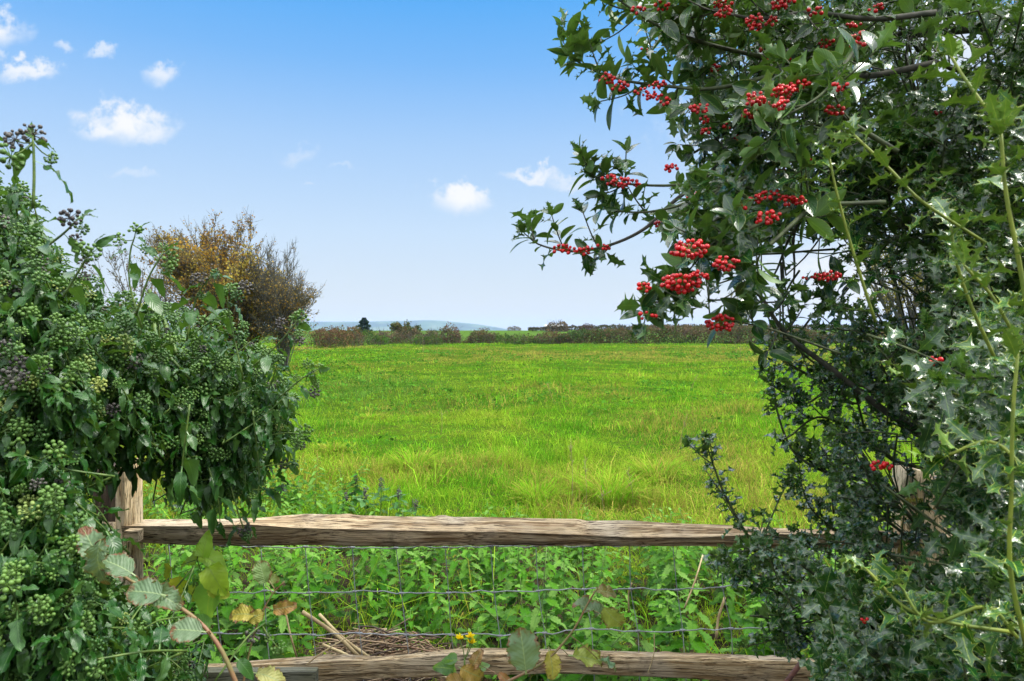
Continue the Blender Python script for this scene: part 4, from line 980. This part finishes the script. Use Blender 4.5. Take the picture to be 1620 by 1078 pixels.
# the low spiny bush in front of the fence
HB = np.array([P(1575, 0, 2.05)[0], 2.1, 0.])
hbush = thing('holly_bush', 'low dark spiny holly bush covering the right fence post and rail ends', 'bush', HB)
tb = MB()
for q in range(5): tb.tube(curve([HB + rvec(.05) * [1, 1, 0], HB + [rng.normal(0, .1), 0, .4], HB + [rng.normal(-.2, .2), rng.normal(-.1, .1), .9]], 8), np.linspace(.016, .006, 8), 7)
tb.build('stems', M['bark'], hbush)
SM = HS[:2] + HSL + [HS[4]]
LOW = [([(1400, 1040, 1.9), (1330, 980, 1.9), (1250, 915, 1.9), (1195, 865, 1.9), (1150, 790, 1.9), (1130, 740, 1.9), (1115, 695, 1.9)], .0075, .0016, (24, .4, 12, .075), 0.046),
       ([(1260, 925, 1.9), (1180, 905, 1.9), (1140, 885, 1.9), (1120, 875, 1.9)], .003, .0014, (8, .3, 3, .06), 0.049), ([(1200, 870, 1.92), (1220, 820, 1.92), (1240, 775, 1.92), (1255, 760, 1.92)], .003, .0013, (10, .3, 3, .05), 0.045),
       ([(1470, 880, 2.0), (1430, 845, 2.0), (1345, 778, 2.0), (1290, 730, 2.0), (1255, 700, 2.0)], .006, .0018, (16, .35, 9, .08), 0.051), ([(1330, 760, 1.95), (1260, 720, 1.95), (1232, 660, 1.95), (1224, 610, 1.95), (1218, 585, 1.95)], .0045, .0014, (14, .35, 5, .06), 0.054),
       ([(1430, 930, 2.0), (1370, 870, 2.0), (1310, 830, 2.0), (1280, 800, 2.0), (1262, 750, 2.0)], .005, .0015, (14, .3, 6, .07), 0.047), ([(1450, 780, 2.0), (1380, 800, 2.0), (1330, 795, 2.0), (1290, 800, 2.0)], .004, .0015, (12, .3, 5, .07), 0.047),
       ([(1500, 650, 1.8), (1400, 620, 1.8), (1330, 600, 1.8), (1270, 560, 1.8), (1240, 520, 1.8)], .005, .0018, (12, .3, 8, .08), 0.046), ([(1410, 610, 1.75), (1330, 605, 1.75), (1270, 640, 1.75), (1228, 600, 1.75)], .004, .0016, (10, .3, 4, .07), 0.046),
       ([(1350, 1060, 1.8), (1290, 1020, 1.8), (1245, 1000, 1.8), (1220, 1015, 1.8)], .004, .0015, (10, .3, 6, .07), 0.051), ([(1330, 1000, 1.75), (1260, 950, 1.75), (1200, 925, 1.75), (1165, 905, 1.75)], .004, .0015, (8, .3, 6, .07), 0.054),
       ([(1400, 560, 1.75), (1340, 500, 1.75), (1300, 470, 1.75), (1260, 455, 1.75)], .004, .0016, (9, .3, 5, .07), 0.049),
       ([(1380, 700, 1.85), (1300, 660, 1.85), (1250, 690, 1.85), (1228, 700, 1.85)], .004, .0015, (10, .3, 5, .07), .045), ([(1400, 820, 1.9), (1310, 860, 1.88), (1230, 850, 1.86), (1160, 835, 1.86)], .004, .0015, (11, .3, 5, .07), .042),
       ([(1350, 640, 1.8), (1290, 600, 1.8), (1240, 570, 1.8), (1215, 545, 1.8)], .004, .0015, (10, .3, 5, .07), .046), ([(1330, 940, 1.8), (1260, 890, 1.8), (1200, 870, 1.8), (1135, 880, 1.8)], .004, .0015, (11, .3, 6, .07), .045)]
for pts, r0, r1, spec, size in LOW: branch(hbush, pts, r0, r1, spec, size, SM, 'twig')
TRB_keep = TRB.copy(); TRB = HB + [.25, 0, 0]
fill(hbush, POLY_R, (1180, 1600, 380, 1095), 460, lambda px, py: rng.uniform(1.5, 2.25) - .4 * smooth(850, 1080, py), lambda px, py, d: .038 + .016 * smooth(800, 980, py), lambda px, py, d: SM, 130, 'holly', 'twig',
     keepf=lambda px, py: (.04 if 1385 < px < 1515 and 715 < py < 925 else 1) * (.5 if 1180 < px < 1420 and 810 < py < 900 else 1) * (.55 + .45 * smooth(1240, 1420, px)) * (1 if py > 880 else .85))
TRB = TRB_keep
# withered vine with red-brown leaves on the right post
vt = thing('withered_vine', 'withered vine with rust brown leaves hanging on the right fence post', 'vine', P(1440, 900, 2.28))
sp = curve([P(1425, 905, 2.3), P(1440, 860, 2.28), P(1450, 815, 2.3), P(1430, 770, 2.3)], 12); MB().tube(sp, .0018, 5).build('stem', M['bramble_stem'], vt)
L = Leaves()
for k in range(26):
    q = sp[int(rng.integers(0, 11))] + rvec(.022); L.put(BR[k % 3], q, rvec() + [0, 0, -.8], rvec(), rng.uniform(.025, .045), col=np.array([.20, .065, .025]) * rng.uniform(.6, 1.4))
L.mesh().build('leaves', M['bramble'], vt)

# ---------------------------------------------------------------- IVY
IVB = np.array([P(60, 0, 1.9)[0] - .25, 1.9, 0.])
ivy = thing('ivy_bush', 'big dark glossy ivy bush with green berry heads, covering the left fence post', 'bush', IVB)
tb = MB()
for q in range(6): tb.tube(curve([IVB + rvec(.08) * [1, 1, 0], IVB + [rng.normal(.1, .12), rng.normal(-.1, .1), .7], IVB + [rng.normal(.1, .2), rng.normal(-.15, .15), 1.5]], 9), np.linspace(.022, .008, 9), 8)
tb.build('stems', M['bark'], ivy)
um_list = []           # (centre, axis, kind)
def umbel_head(tip, ax, kind=None, n=None):
    um_list.append((np.array(tip), unit(ax), kind, n))
def ivy_shoot(L, S, pts, n, size, droop, heads, f0=.1, r0=.0023):
    m = 10; sp = curve(pts, m); S.tube(sp, np.linspace(r0, .0016, m), 6); ph = random.random() * 6.28
    for k in range(n):
        f = f0 + (.97 - f0) * (k + .5) / n; q = f * (m - 1); i = min(m - 2, int(q)); pos = sp[i] + (sp[i + 1] - sp[i]) * (q - i)
        tn = unit(sp[i + 1] - sp[i]); ph += 2.4 + random.gauss(0, .4)
        ref = np.array([0, 0, 1.]) if abs(tn[2]) < .9 else np.array([1., 0, 0]); e1 = unit(np.cross(tn, ref)); e2 = np.cross(tn, e1)
        rad = math.cos(ph) * e1 + math.sin(ph) * e2
        al = unit(rad * .9 + tn * .25 + np.array([0, 0, -droop]) + rvec(.15)); nm = unit(rad * (.4 + .5 * droop) + np.array([0, -.15, .75]) + rvec(.2))
        L.put(random.choice(IV), pos, al, nm, size * random.uniform(.7, 1.2), rnd=random.random())
    tn = unit(sp[-1] - sp[-3])
    for k in range(3):
        L.put(random.choice(IV), sp[-1], unit(tn * .8 + rvec(.5) + [0, 0, -droop * .6]), unit(rvec(.4) + [0, -.2, .8]), size * random.uniform(.4, .75))
    for h in range(heads):
        if h == 0: c, a = sp[-1] + tn * .012, tn
        else:
            i = m - 2 - int((h - 1) * .9) % 4; rad = unit(rvec() - tn * (rvec() @ tn)); rad = unit(rad + [0, -.15, .25]); ln = rng.uniform(.025, .045)
            c = sp[i] + (rad * .8 + tn * .55) * ln; a = unit(rad + tn * .6); S.tube([sp[i], (sp[i] + c) / 2 + tn * .004, c], [.0014, .0012, .0011], 4)
        umbel_head(c, a)
POLY_I = [(-40, 280), (40, 300), (75, 345), (110, 420), (165, 455), (215, 470), (300, 490), (370, 520), (430, 560), (465, 590), (468, 640), (455, 690), (425, 740), (395, 785), (340, 780), (285, 745), (240, 715), (185, 735), (165, 780), (165, 850), (200, 930), (270, 985), (310, 1040), (330, 1100), (-40, 1100)]
def dI(px, py):
    base = 1.22 + .5 * smooth(60, 380, px) + .22 * (1 - smooth(350, 600, py)) - .22 * smooth(650, 1000, py) * (1 - smooth(150, 300, px))
    return base + rng.random() ** 1.4 * .6
cellL = {}; k = 0
while k < 1020:
    px, py = rng.uniform(-40, 480), rng.uniform(270, 1100)
    if not inpoly(px, py, POLY_I): continue
    if 118 < px < 262 and 680 < py < 910: continue
    k += 1; d = dI(px, py); tip = P(px, py, d)
    if 165 < px < 300 and 715 < py < 900: d = min(d, 1.9)
    low = smooth(560, 760, py)
    out = unit(tip - (IVB + [0, .1, max(.4, min(1.35, tip[2] - .15))])); dr = unit(out * .7 + rvec(.35) + [0, -.15, .55 - .85 * low * smooth(200, 330, px)])
    ln = rng.uniform(.10, .2); base = tip - dr * ln
    key = (int((px + 40) // 105), int(py // 110))
    if key not in cellL: cellL[key] = (Leaves(), MB(), [])
    L, S, pt = cellL[key]
    hd = int(rng.integers(1, 5)) if rng.random() < (.68 - .35 * smooth(640, 800, py) * smooth(150, 250, px)) else 0
    if py > 850 and rng.random() < .65: hd = 0
    if px > 200 and py > 560: hd = hd if rng.random() < .6 else 0
    ivy_shoot(L, S, [base, base + dr * ln * .5 + rvec(.008), tip], int(rng.integers(8, 14)), .052 * (1 + .18 * rng.normal()), .45 + .5 * smooth(480, 700, py), hd)
    pt.append(base)
k = 0
while k < 190:
    px, py = rng.uniform(-420, -40), rng.uniform(200, 1150); d = rng.uniform(1.2, 2.2); tip = P(px, py, d); k += 1
    dr = unit(unit(tip - (IVB + [-.25, .1, max(.4, min(1.3, tip[2] - .15))])) * .7 + rvec(.35) + [0, -.15, .5]); ln = rng.uniform(.1, .2); base = tip - dr * ln
    key = ('x', int(px // 190), int(py // 240))
    if key not in cellL: cellL[key] = (Leaves(), MB(), [])
    L, S, pt = cellL[key]
    ivy_shoot(L, S, [base, base + dr * ln * .5 + rvec(.008), tip], int(rng.integers(7, 12)), .062, .55, int(rng.integers(0, 3))); pt.append(base)
# hand-placed shoots along the outline
OUT = [([(52, 330, 1.05), (54, 280, 1.05), (53, 235, 1.05), (52, 222, 1.05)], 3, .06, [(52, 214), (24, 222), (17, 248), (80, 249)]), ([(60, 400, 1.15), (100, 370, 1.15), (125, 345, 1.15)], 3, .06, [(110, 345), (130, 362)]),
       ([(225, 520, 1.5), (205, 450, 1.5), (206, 400, 1.5), (213, 375, 1.5)], 6, .068, [(215, 363), (190, 378), (230, 395)]), ([(215, 500, 1.45), (235, 440, 1.45), (258, 400, 1.45)], 5, .07, [(259, 393), (268, 410), (265, 425)]),
       ([(295, 540, 1.5), (305, 490, 1.5), (315, 462, 1.5), (335, 435, 1.5)], 8, .068, [(310, 443), (322, 440), (340, 435), (318, 468)]), ([(400, 580, 1.7), (440, 545, 1.7), (470, 508, 1.7)], 6, .06, [(463, 505), (475, 503), (445, 512), (472, 528), (474, 538)]),
       ([(430, 640, 1.75), (470, 605, 1.75), (500, 585, 1.75)], 3, .058, [(487, 576), (505, 583), (500, 605), (498, 620), (470, 598)]), ([(420, 690, 1.75), (455, 685, 1.75), (478, 688, 1.75)], 3, .055, [(482, 683), (470, 700), (476, 705)]),
       ([(400, 740, 1.75), (440, 735, 1.75), (458, 733, 1.75)], 3, .055, [(450, 735), (464, 734)]), ([(400, 775, 1.75), (425, 775, 1.75), (440, 774, 1.75)], 3, .05, [(442, 775)]), ([(365, 770, 1.75), (378, 815, 1.75), (385, 835, 1.75)], 5, .06, [(386, 838), (392, 848)]),
       ([(330, 740, 1.7), (345, 790, 1.7), (348, 820, 1.7)], 6, .07, []), ([(385, 600, 1.7), (365, 510, 1.7), (360, 470, 1.7)], 6, .06, [(352, 462), (375, 470), (388, 455), (368, 458)]), ([(300, 640, 1.5), (290, 720, 1.5), (285, 770, 1.5)], 7, .072, []),
       ([(100, 470, 1.2), (130, 420, 1.2), (145, 395, 1.2)], 4, .06, [(145, 400), (128, 395), (120, 380)]), ([(340, 1078, 1.35), (390, 1010, 1.4), (420, 985, 1.45)], 2, .06, [(400, 1005), (425, 1010), (440, 1025)]), ([(400, 650, 1.7), (410, 750, 1.72), (405, 800, 1.72)], 7, .06, [])]
L = Leaves(); S = MB()
for pts, n, size, heads in OUT:
    ivy_shoot(L, S, [P(*p) for p in pts], n, size, .55, 0, f0=.05)
    d = pts[-1][2]
    for hx_, hy_ in heads:
        c = P(hx_, hy_, d + rng.normal(0, .02)); e = P(*pts[-1]) - (P(*pts[-1]) - P(*pts[-2])) * rng.uniform(.1, .5)
        S.tube(curve([e, (e + c) / 2 + [0, 0, -.003], c], 5), .0011, 4); umbel_head(c, unit(c - e), 'umbel_dark' if rng.random() < .25 else 'umbel')
cellL[('o', 0)] = (L, S, [P(300, 600, 1.7)])
for key, (L, S, pt) in cellL.items():
    c = np.mean(pt, 0); e = IVB + [0.05, -.05, max(.2, min(1.4, c[2] - .25))]
    lr = .011
    if c[0] / c[1] * F + CX > 170: e = c + [-.14, .10, .20]; lr = .006
    sp = curve([e, (e + c) / 2 + rvec(.04), c], 9); S.tube(sp, np.linspace(lr, .0035, 9), 6)
    if key[0] != 'o': join(S, sp, pt, .0028)
    o = S.build('branch', M['ivy_stem'], ivy); L.mesh().build('leaves', M['ivy'], o)
# umbels: berries on a fan of short stalks; the ones seen largest are parts of their own
def umbel_tm(n, R, r):
    ga = np.pi * (3 - 5 ** .5); i = np.arange(n); z = 1 - (i + .5) / n * 1.55; rr = np.sqrt(np.clip(1 - z * z, 0, 1)); v = np.c_[rr * np.cos(i * ga), z, rr * np.sin(i * ga)] * R * rng.uniform(.85, 1.1, (n, 1))
    V = []; T = []; lv = []; o = 0
    for q in v:
        V.append(SP2[0] * r * rng.uniform(.65, 1.25) + q); T.append(SP2[1] + o); lv.append(np.zeros(len(SP2[0]))); o += len(SP2[0])
    sb = MB()
    for q in v: sb.tube([q * .05, q * .9], .0006, 3, cap=False)
    V.append(np.concatenate(sb.v)); T.append(np.concatenate(sb.t) + o); lv.append(np.full(sb.n, .3))
    return np.concatenate(V), np.concatenate(T), {'lv': np.concatenate(lv)}
UT = [umbel_tm(17, .0140, .0031), umbel_tm(20, .0155, .0031), umbel_tm(13, .012, .0030), umbel_tm(24, .0145, .0024)]
um_list.sort(key=lambda u: u[0][1])
rest = {}
for i, (c, a, kind, n) in enumerate(um_list):
    if kind is None: q = rng.random(); kind = 'umbel' if q < .86 else ('umbel_yellow' if q < .91 else 'umbel_dark')
    tm = UT[3] if kind == 'umbel_yellow' else UT[int(rng.integers(3))]
    if i < 99: MB().inst(tm, [c], [a], [rvec()], rng.uniform(.65, 1.2)).build('berry_umbel', M[kind], ivy)
    else: rest.setdefault(kind, MB()).inst(tm, [c], [a], [rvec()], rng.uniform(.65, 1.2))
for kind, b in rest.items(): tag(b.build('berry_umbels', M[kind], ivy), kind='stuff')

# ---------------------------------------------------------------- brambles, bindweed, flower
def bramble(label, pts, r0, leaves, name='bramble'):
    w_ = [P(*p) for p in pts]; t = thing(name, label, 'bramble', w_[0])
    S = MB(); sp = curve(w_, 20); S.tube(sp, np.linspace(r0, r0 * .5, 20), 7)
    for px, py, d, size, al, nm, col, tm in leaves:
        c = P(px, py, d); al = unit(al); p0 = c - al * size * .5
        k = np.argmin(np.sum((sp - p0) ** 2, 1)); S.tube(curve([sp[k], (sp[k] + p0) / 2 + [0, 0, .004], p0], 5), .0011, 5)
        MB().inst(BR[tm], [p0], [al], [nm], size, rnd=.5, col=np.array(col)).build('leaf', M['bramble'], t)
    S.build('stem', M['bramble_stem'], t)
PALE = (.095, .165, .07); YEL = (.42, .36, .05); YGR = (.26, .32, .04); OCH = (.30, .17, .03)
bramble('arching bramble with rust edged leaves over the lower rail, right of the yellow flower', [(790, 1085, 1.72), (860, 1048, 1.72), (905, 1000, 1.72), (930, 955, 1.72), (945, 930, 1.72)], .0036,
        [(829, 1036, 1.70, .115, (-.1, -.2, 1), (.1, -1, .25), (.13, .22, .10), 0), (874, 1049, 1.71, .075, (.25, -.4, -.8), (.2, -.8, .5), YEL, 1), (928, 1040, 1.73, .095, (1, .1, -.15), (.1, -.6, .8), YGR, 2),
         (962, 1050, 1.73, .06, (1, .2, -.5), (0, -.3, 1), (.14, .26, .12), 2), (968, 978, 1.73, .085, (.6, -.1, -.8), (-.3, -1, .1), YGR, 1), (934, 962, 1.74, .085, (-.9, 0, .5), (.1, -.4, 1), PALE, 2), (957, 934, 1.73, .06, (.9, 0, .1), (0, -.6, .8), (.17, .15, .03), 1)])
bramble('bramble stem with big pale grey green leaves crossing the ivy at lower left', [(380, 1095, 1.12), (345, 1020, 1.12), (295, 968, 1.13), (200, 915, 1.14), (130, 860, 1.14)], .0040,
        [(148, 868, 1.12, .066, (-.3, -.2, 1), (.4, -.8, .6), PALE, 1), (190, 895, 1.12, .060, (-.8, -.1, .6), (.4, -.6, .9), PALE, 0), (150, 890, 1.1, .07, (-.1, -.3, -1), (-.3, -1, .2), PALE, 1), (232, 936, 1.11, .062, (-1, -.2, .3), (.1, -.75, .7), (.10, .175, .08), 0), (256, 942, 1.12, .07, (1, -.2, -.4), (.2, -.8, .6), PALE, 2), (298, 996, 1.10, .056, (-1, -.2, .25), (0, -.7, .7), (.12, .19, .09), 0)])
bramble('slim reddish bramble shoot with small yellow and brown leaves left of the twig heap', [(383, 1090, 1.45), (395, 1030, 1.46), (408, 985, 1.47), (428, 945, 1.48), (450, 920, 1.48)], .0026,
        [(385, 970, 1.46, .062, (-1, -.1, .25), (0, -.7, .7), YEL, 1), (402, 977, 1.46, .04, (.9, -.2, .5), (.2, -1, .3), YEL, 0), (447, 962, 1.48, .055, (1, -.1, .2), (0, -1, .3), OCH, 2), (415, 908, 1.49, .055, (-.3, 0, 1), (.2, -1, .3), (.15, .25, .06), 0), (428, 915, 1.5, .035, (.8, 0, -.3), (0, -1, .4), (.2, .26, .06), 1), (424, 1068, 1.42, .065, (1, -.1, -.1), (0, -.6, .8), (.36, .36, .1), 1)])
bramble('low bramble sprig with scorched orange leaves around the yellow flower stalk', [(700, 1100, 1.8), (735, 1075, 1.8), (755, 1050, 1.8)], .0022,
        [(752, 1046, 1.8, .06, (.5, -.1, 1), (-.2, -1, .3), (.32, .18, .06), 2), (744, 1066, 1.79, .075, (.8, -.1, -.4), (0, -1, .3), (.4, .25, .04), 1), (722, 1080, 1.79, .06, (-.9, 0, .1), (.1, -1, .4), OCH, 0), (800, 1076, 1.74, .04, (-.6, 0, .5), (0, -1, .4), (.3, .12, .03), 1)])
t = thing('bindweed', 'yellow green heart leaved bindweed climbing below the left fence post', 'bindweed', P(300, 980, 1.75))
S = MB(); sp = curve([P(285, 1010, 1.75), P(300, 950, 1.75), P(318, 910, 1.76), P(312, 880, 1.76), P(335, 865, 1.77)], 14); S.tube(sp, .0014, 5)
for px, py, size, al, nm, col in ((305, 882, .062, (-1, -.2, .1), (.1, -.5, 1), (.30, .42, .03)), (335, 885, .08, (.9, -.1, -.3), (0, -.6, .9), (.26, .42, .04)), (322, 868, .06, (.2, -.2, 1), (.2, -1, .4), (.24, .4, .04)), (340, 915, .09, (.6, -.2, -.8), (.4, -.9, .3), (.28, .40, .03)), (328, 948, .105, (-.3, -.3, -1), (-.1, -1, .35), (.12, .28, .05)),
                              (284, 928, .065, (.1, -.2, -1), (-.2, -1, .2), (.45, .40, .02)), (300, 940, .06, (.3, 0, -1), (.3, -1, .1), (.34, .30, .04)), (262, 905, .05, (-.7, 0, -.4), (0, -.8, .6), (.42, .34, .03)), (345, 935, .06, (.7, 0, -.7), (.3, -1, .2), (.38, .40, .05)), (275, 990, .05, (-1, 0, .1), (0, -.6, .9), (.12, .26, .07)), (320, 985, .06, (-.6, -.1, .5), (0, -.8, .6), (.14, .30, .09)), (335, 900, .05, (1, 0, .4), (0, -.7, .8), (.3, .45, .04))):
    c = P(px, py, 1.74 + rng.normal(0, .015)); al = unit(al); p0 = c - al * size * .5; k = np.argmin(np.sum((sp - p0) ** 2, 1)); S.tube([sp[k], p0], .0009, 4)
    MB().inst(BI[int(rng.integers(2))], [p0], [al], [nm], size, rnd=.5, col=np.array(col) * 1.5).build('leaf', M['bindweed'], t)
S.build('stem', M['green_stem'], t)
t = thing('sow_thistle', 'yellow flowered sow thistle in front of the lower rail', 'wildflower', P(735, 1100, 1.85))
S = MB()
for hx_, hy_ in ((727, 1010), (744, 1007), (746, 1016)):
    c = P(hx_, hy_, 1.85); e = P(735, 1045, 1.85); S.tube(curve([e, (e + c) / 2 + [.003, 0, 0], c - [0, 0, .008]], 6), .0014, 5)
    fl = MB(); n = 44; a = rng.random(n) * 6.28; tl = rng.uniform(.2, 1, n)
    fl.inst(QL, np.tile(c - [0, 0, .004], (n, 1)), np.c_[np.cos(a) * tl, np.sin(a) * tl - .15, 1.1 - tl * .7], np.tile([0, -.3, 1.], (n, 1)), np.stack([rng.uniform(.012, .018, n)] * 3, 1) * np.array([.55, 1, 1]))
    fo = fl.build('flower', M['petal'], t, smooth=False)
    MB().inst(SP2, [c - [0, 0, .008]], [[0, 0, 1]], [[1, 0, 0]], [[.0042, .007, .0042]], rnd=0).build('flower_cup', M['umbel'], fo)
S.tube(curve([P(733, 1110, 1.86), P(735, 1075, 1.85), P(735, 1042, 1.85)], 8), np.linspace(.0035, .0022, 8), 6); S.build('stem', M['nettle_stem'], t)
L = Leaves()
for px, py, size, al, nm in ((722, 1060, .06, (-.7, -.3, .3), (.2, -.8, .6)), (742, 1062, .055, (.7, -.3, .4), (-.2, -.8, .6)), (727, 1045, .05, (-1, 0, .1), (0, -.5, .9)), (745, 1048, .06, (.4, 0, -1), (.5, -1, 0)), (718, 1048, .045, (-.3, 0, -1), (-.5, -1, 0)), (730, 1070, .06, (-.2, -.4, -.7), (0, -1, .3)), (740, 1075, .05, (.3, -.3, -.8), (0, -1, .3))):
    L.put(BI[0], P(px, py, 1.84), al, nm, size, col=(.13, .26, .10))
L.mesh().build('leaves', M['bindweed'], t)

# ---------------------------------------------------------------- air
def hazemat():
    m, nt = newmat('thin blue air'); n = N(nt)
    v = n('ShaderNodeVolumePrincipled'); v.inputs['Color'].default_value = (.44, .60, 1.0, 1); v.inputs['Density'].default_value = 1.15e-4; v.inputs['Anisotropy'].default_value = 0.0
    o = nt.nodes.new('ShaderNodeOutputMaterial'); nt.links.new(v.outputs[0], o.inputs['Volume']); return m
hz_ = MB().box((-4400, -40, -32), (4400, 6050, 75)).build('haze', hazemat(), smooth=False)
tag(hz_, kind='stuff')

# ---------------------------------------------------------------- sky, sun, camera
EL, AZ = math.radians(54), math.radians(98)          # azimuth measured from straight ahead towards the right
sd = Vector((math.sin(AZ) * math.cos(EL), math.cos(AZ) * math.cos(EL), math.sin(EL)))
wo = bpy.data.worlds.new('World'); scn.world = wo; wo.use_nodes = True
nt = wo.node_tree; nt.nodes.clear(); n = N(nt)
sky = n('ShaderNodeTexSky'); sky.sky_type = 'NISHITA'; sky.sun_disc = False; sky.sun_elevation = EL; sky.sun_rotation = AZ; sky.air_density = 1.0; sky.dust_density = .6; sky.ozone_density = 1.5
tc = n('ShaderNodeTexCoord'); sep = n('ShaderNodeSeparateXYZ'); n.set(sep.inputs[0], tc.outputs['Generated'])
zc = n.math('MAXIMUM', sep.outputs[2], 0.0)
# thin high veil that whitens towards the horizon
EXPO = .92
vcol = n.ramp(zc, [(0.0, (.76, .79, .80)), (.06, (.69, .78, .87)), (.14, (.60, .76, .945)), (.26, (.405, .635, .96)), (.36, (.20, .50, .96)), (.44, (.095, .43, .955)), (.52, (.11, .40, .92))])
vs = n('ShaderNodeVectorMath', {'operation': 'SCALE'}); n.set(vs.inputs[0], vcol); vs.inputs['Scale'].default_value = 10.0 / 2 ** EXPO
base = n.mix(.93, sky.outputs[0], vs.outputs[0])
# unseen bright cloud added behind and overhead for fill and gloss; cumulus ahead (direction-based)
ny = n.math('MAXIMUM', sep.outputs[1], .05)
U = n.math('DIVIDE', sep.outputs[0], ny); Vv = n.math('DIVIDE', sep.outputs[2], ny)
cmb = n('ShaderNodeCombineXYZ'); n.set(cmb.inputs[0], U); n.set(cmb.inputs[1], Vv)
w1 = n('ShaderNodeTexNoise', Scale=9.0, Detail=5.0, Roughness=.6); n.set(w1.inputs['Vector'], cmb.outputs[0])
w2 = n('ShaderNodeTexNoise', Scale=26.0, Detail=5.0, Roughness=.62); n.set(w2.inputs['Vector'], cmb.outputs[0])
front = n.range(sep.outputs[1], .1, .3)
CL = [(198, 196, 78, 30, 1.0), (160, 205, 45, 18, .9), (235, 212, 45, 16, .75), (265, 118, 34, 22, .75), (35, 112, 52, 15, .85), (5, 45, 50, 30, .95), (0, 82, 16, 12, .5), (103, 76, 18, 11, .5), (155, 82, 26, 11, .6), (728, 314, 50, 25, 1.0), (836, 279, 42, 12, .8), (900, 290, 50, 13, .5), (205, 275, 40, 10, .25), (468, 246, 34, 14, .3), (500, 292, 14, 5, .25), (1480, 60, 120, 90, .8), (1400, 450, 190, 75, .8), (1120, 470, 120, 30, .35), (1250, 200, 200, 120, .55), (545, 262, 20, 5, .2)]
tot = None
for px, py, rx, ry, s in CL:
    cu, cv = (px - CX) / F, (HY - py) / F
    du = n.math('DIVIDE', n.math('ADD', n.math('SUBTRACT', U, cu), n.math('MULTIPLY', n.math('SUBTRACT', w1.outputs[0], .5), .11)), rx / F)
    dvv = n.math('DIVIDE', n.math('ADD', n.math('SUBTRACT', Vv, cv), n.math('MULTIPLY', n.math('SUBTRACT', w2.outputs[0], .5), .075)), ry / F)
    r_ = n.math('SQRT', n.math('ADD', n.math('MULTIPLY', du, du), n.math('MULTIPLY', dvv, dvv)))
    r_ = n.math('ADD', r_, n.math('ADD', n.math('MULTIPLY', n.math('SUBTRACT', w2.outputs[0], .5), 1.9), n.math('MULTIPLY', n.math('SUBTRACT', w1.outputs[0], .5), .8)))
    mk = n.math('MULTIPLY', n.range(r_, 1.25, .1), s)
    tot = mk if tot is None else n.math('MAXIMUM', tot, mk)
tot = n.math('MULTIPLY', tot, front)
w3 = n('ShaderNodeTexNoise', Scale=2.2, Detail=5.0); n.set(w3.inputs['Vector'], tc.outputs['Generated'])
rear_fill = n.math('MULTIPLY', n.range(sep.outputs[2], .05, .45, .12, 1.0), n.math('MULTIPLY', n.range(w3.outputs[0], .30, .50), n.math('MULTIPLY', n.range(sep.outputs[1], .25, -.25), .9)))
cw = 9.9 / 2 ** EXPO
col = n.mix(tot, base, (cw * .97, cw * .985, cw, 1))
over = n.math('MULTIPLY', n.range(sep.outputs[2], .52, .72), n.range(w3.outputs[0], .28, .48, .25, 1.0))  # overhead part of the added cloud light, above the view
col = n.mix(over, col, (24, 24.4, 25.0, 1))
col = n.mix(rear_fill, col, (13, 13.3, 13.8, 1))
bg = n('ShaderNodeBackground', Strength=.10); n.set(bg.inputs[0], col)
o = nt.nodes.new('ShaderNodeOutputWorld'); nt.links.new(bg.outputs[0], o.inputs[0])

sun = bpy.data.lights.new('sun', 'SUN'); sun.energy = 2.7; sun.angle = math.radians(9); sun.color = (1, .96, .88)
so = bpy.data.objects.new('sun', sun); C.objects.link(so); so.rotation_euler = (-sd).to_track_quat('-Z', 'Y').to_euler(); so.location = (6, 4, 12)

cam = bpy.data.cameras.new('camera'); cam.lens = 24.0; cam.sensor_width = 36; cam.sensor_fit = 'HORIZONTAL'; cam.shift_y = -(539 - HY) / 1620
cam.clip_start = .03; cam.clip_end = 20000
cam.dof.use_dof = True; cam.dof.focus_distance = 2.9; cam.dof.aperture_fstop = 10
co = bpy.data.objects.new('camera', cam); C.objects.link(co); co.location = (0, 0, EYE); co.rotation_euler = (math.radians(90), 0, 0)
scn.camera = co
scn.view_settings.view_transform = 'Standard'; scn.view_settings.look = 'None'; scn.view_settings.exposure = EXPO; scn.view_settings.gamma = 1.0
cy = scn.cycles; cy.use_denoising = True; cy.max_bounces = 7; cy.diffuse_bounces = 3; cy.glossy_bounces = 2; cy.transmission_bounces = 4; cy.volume_bounces = 1; cy.caustics_reflective = False; cy.caustics_refractive = False
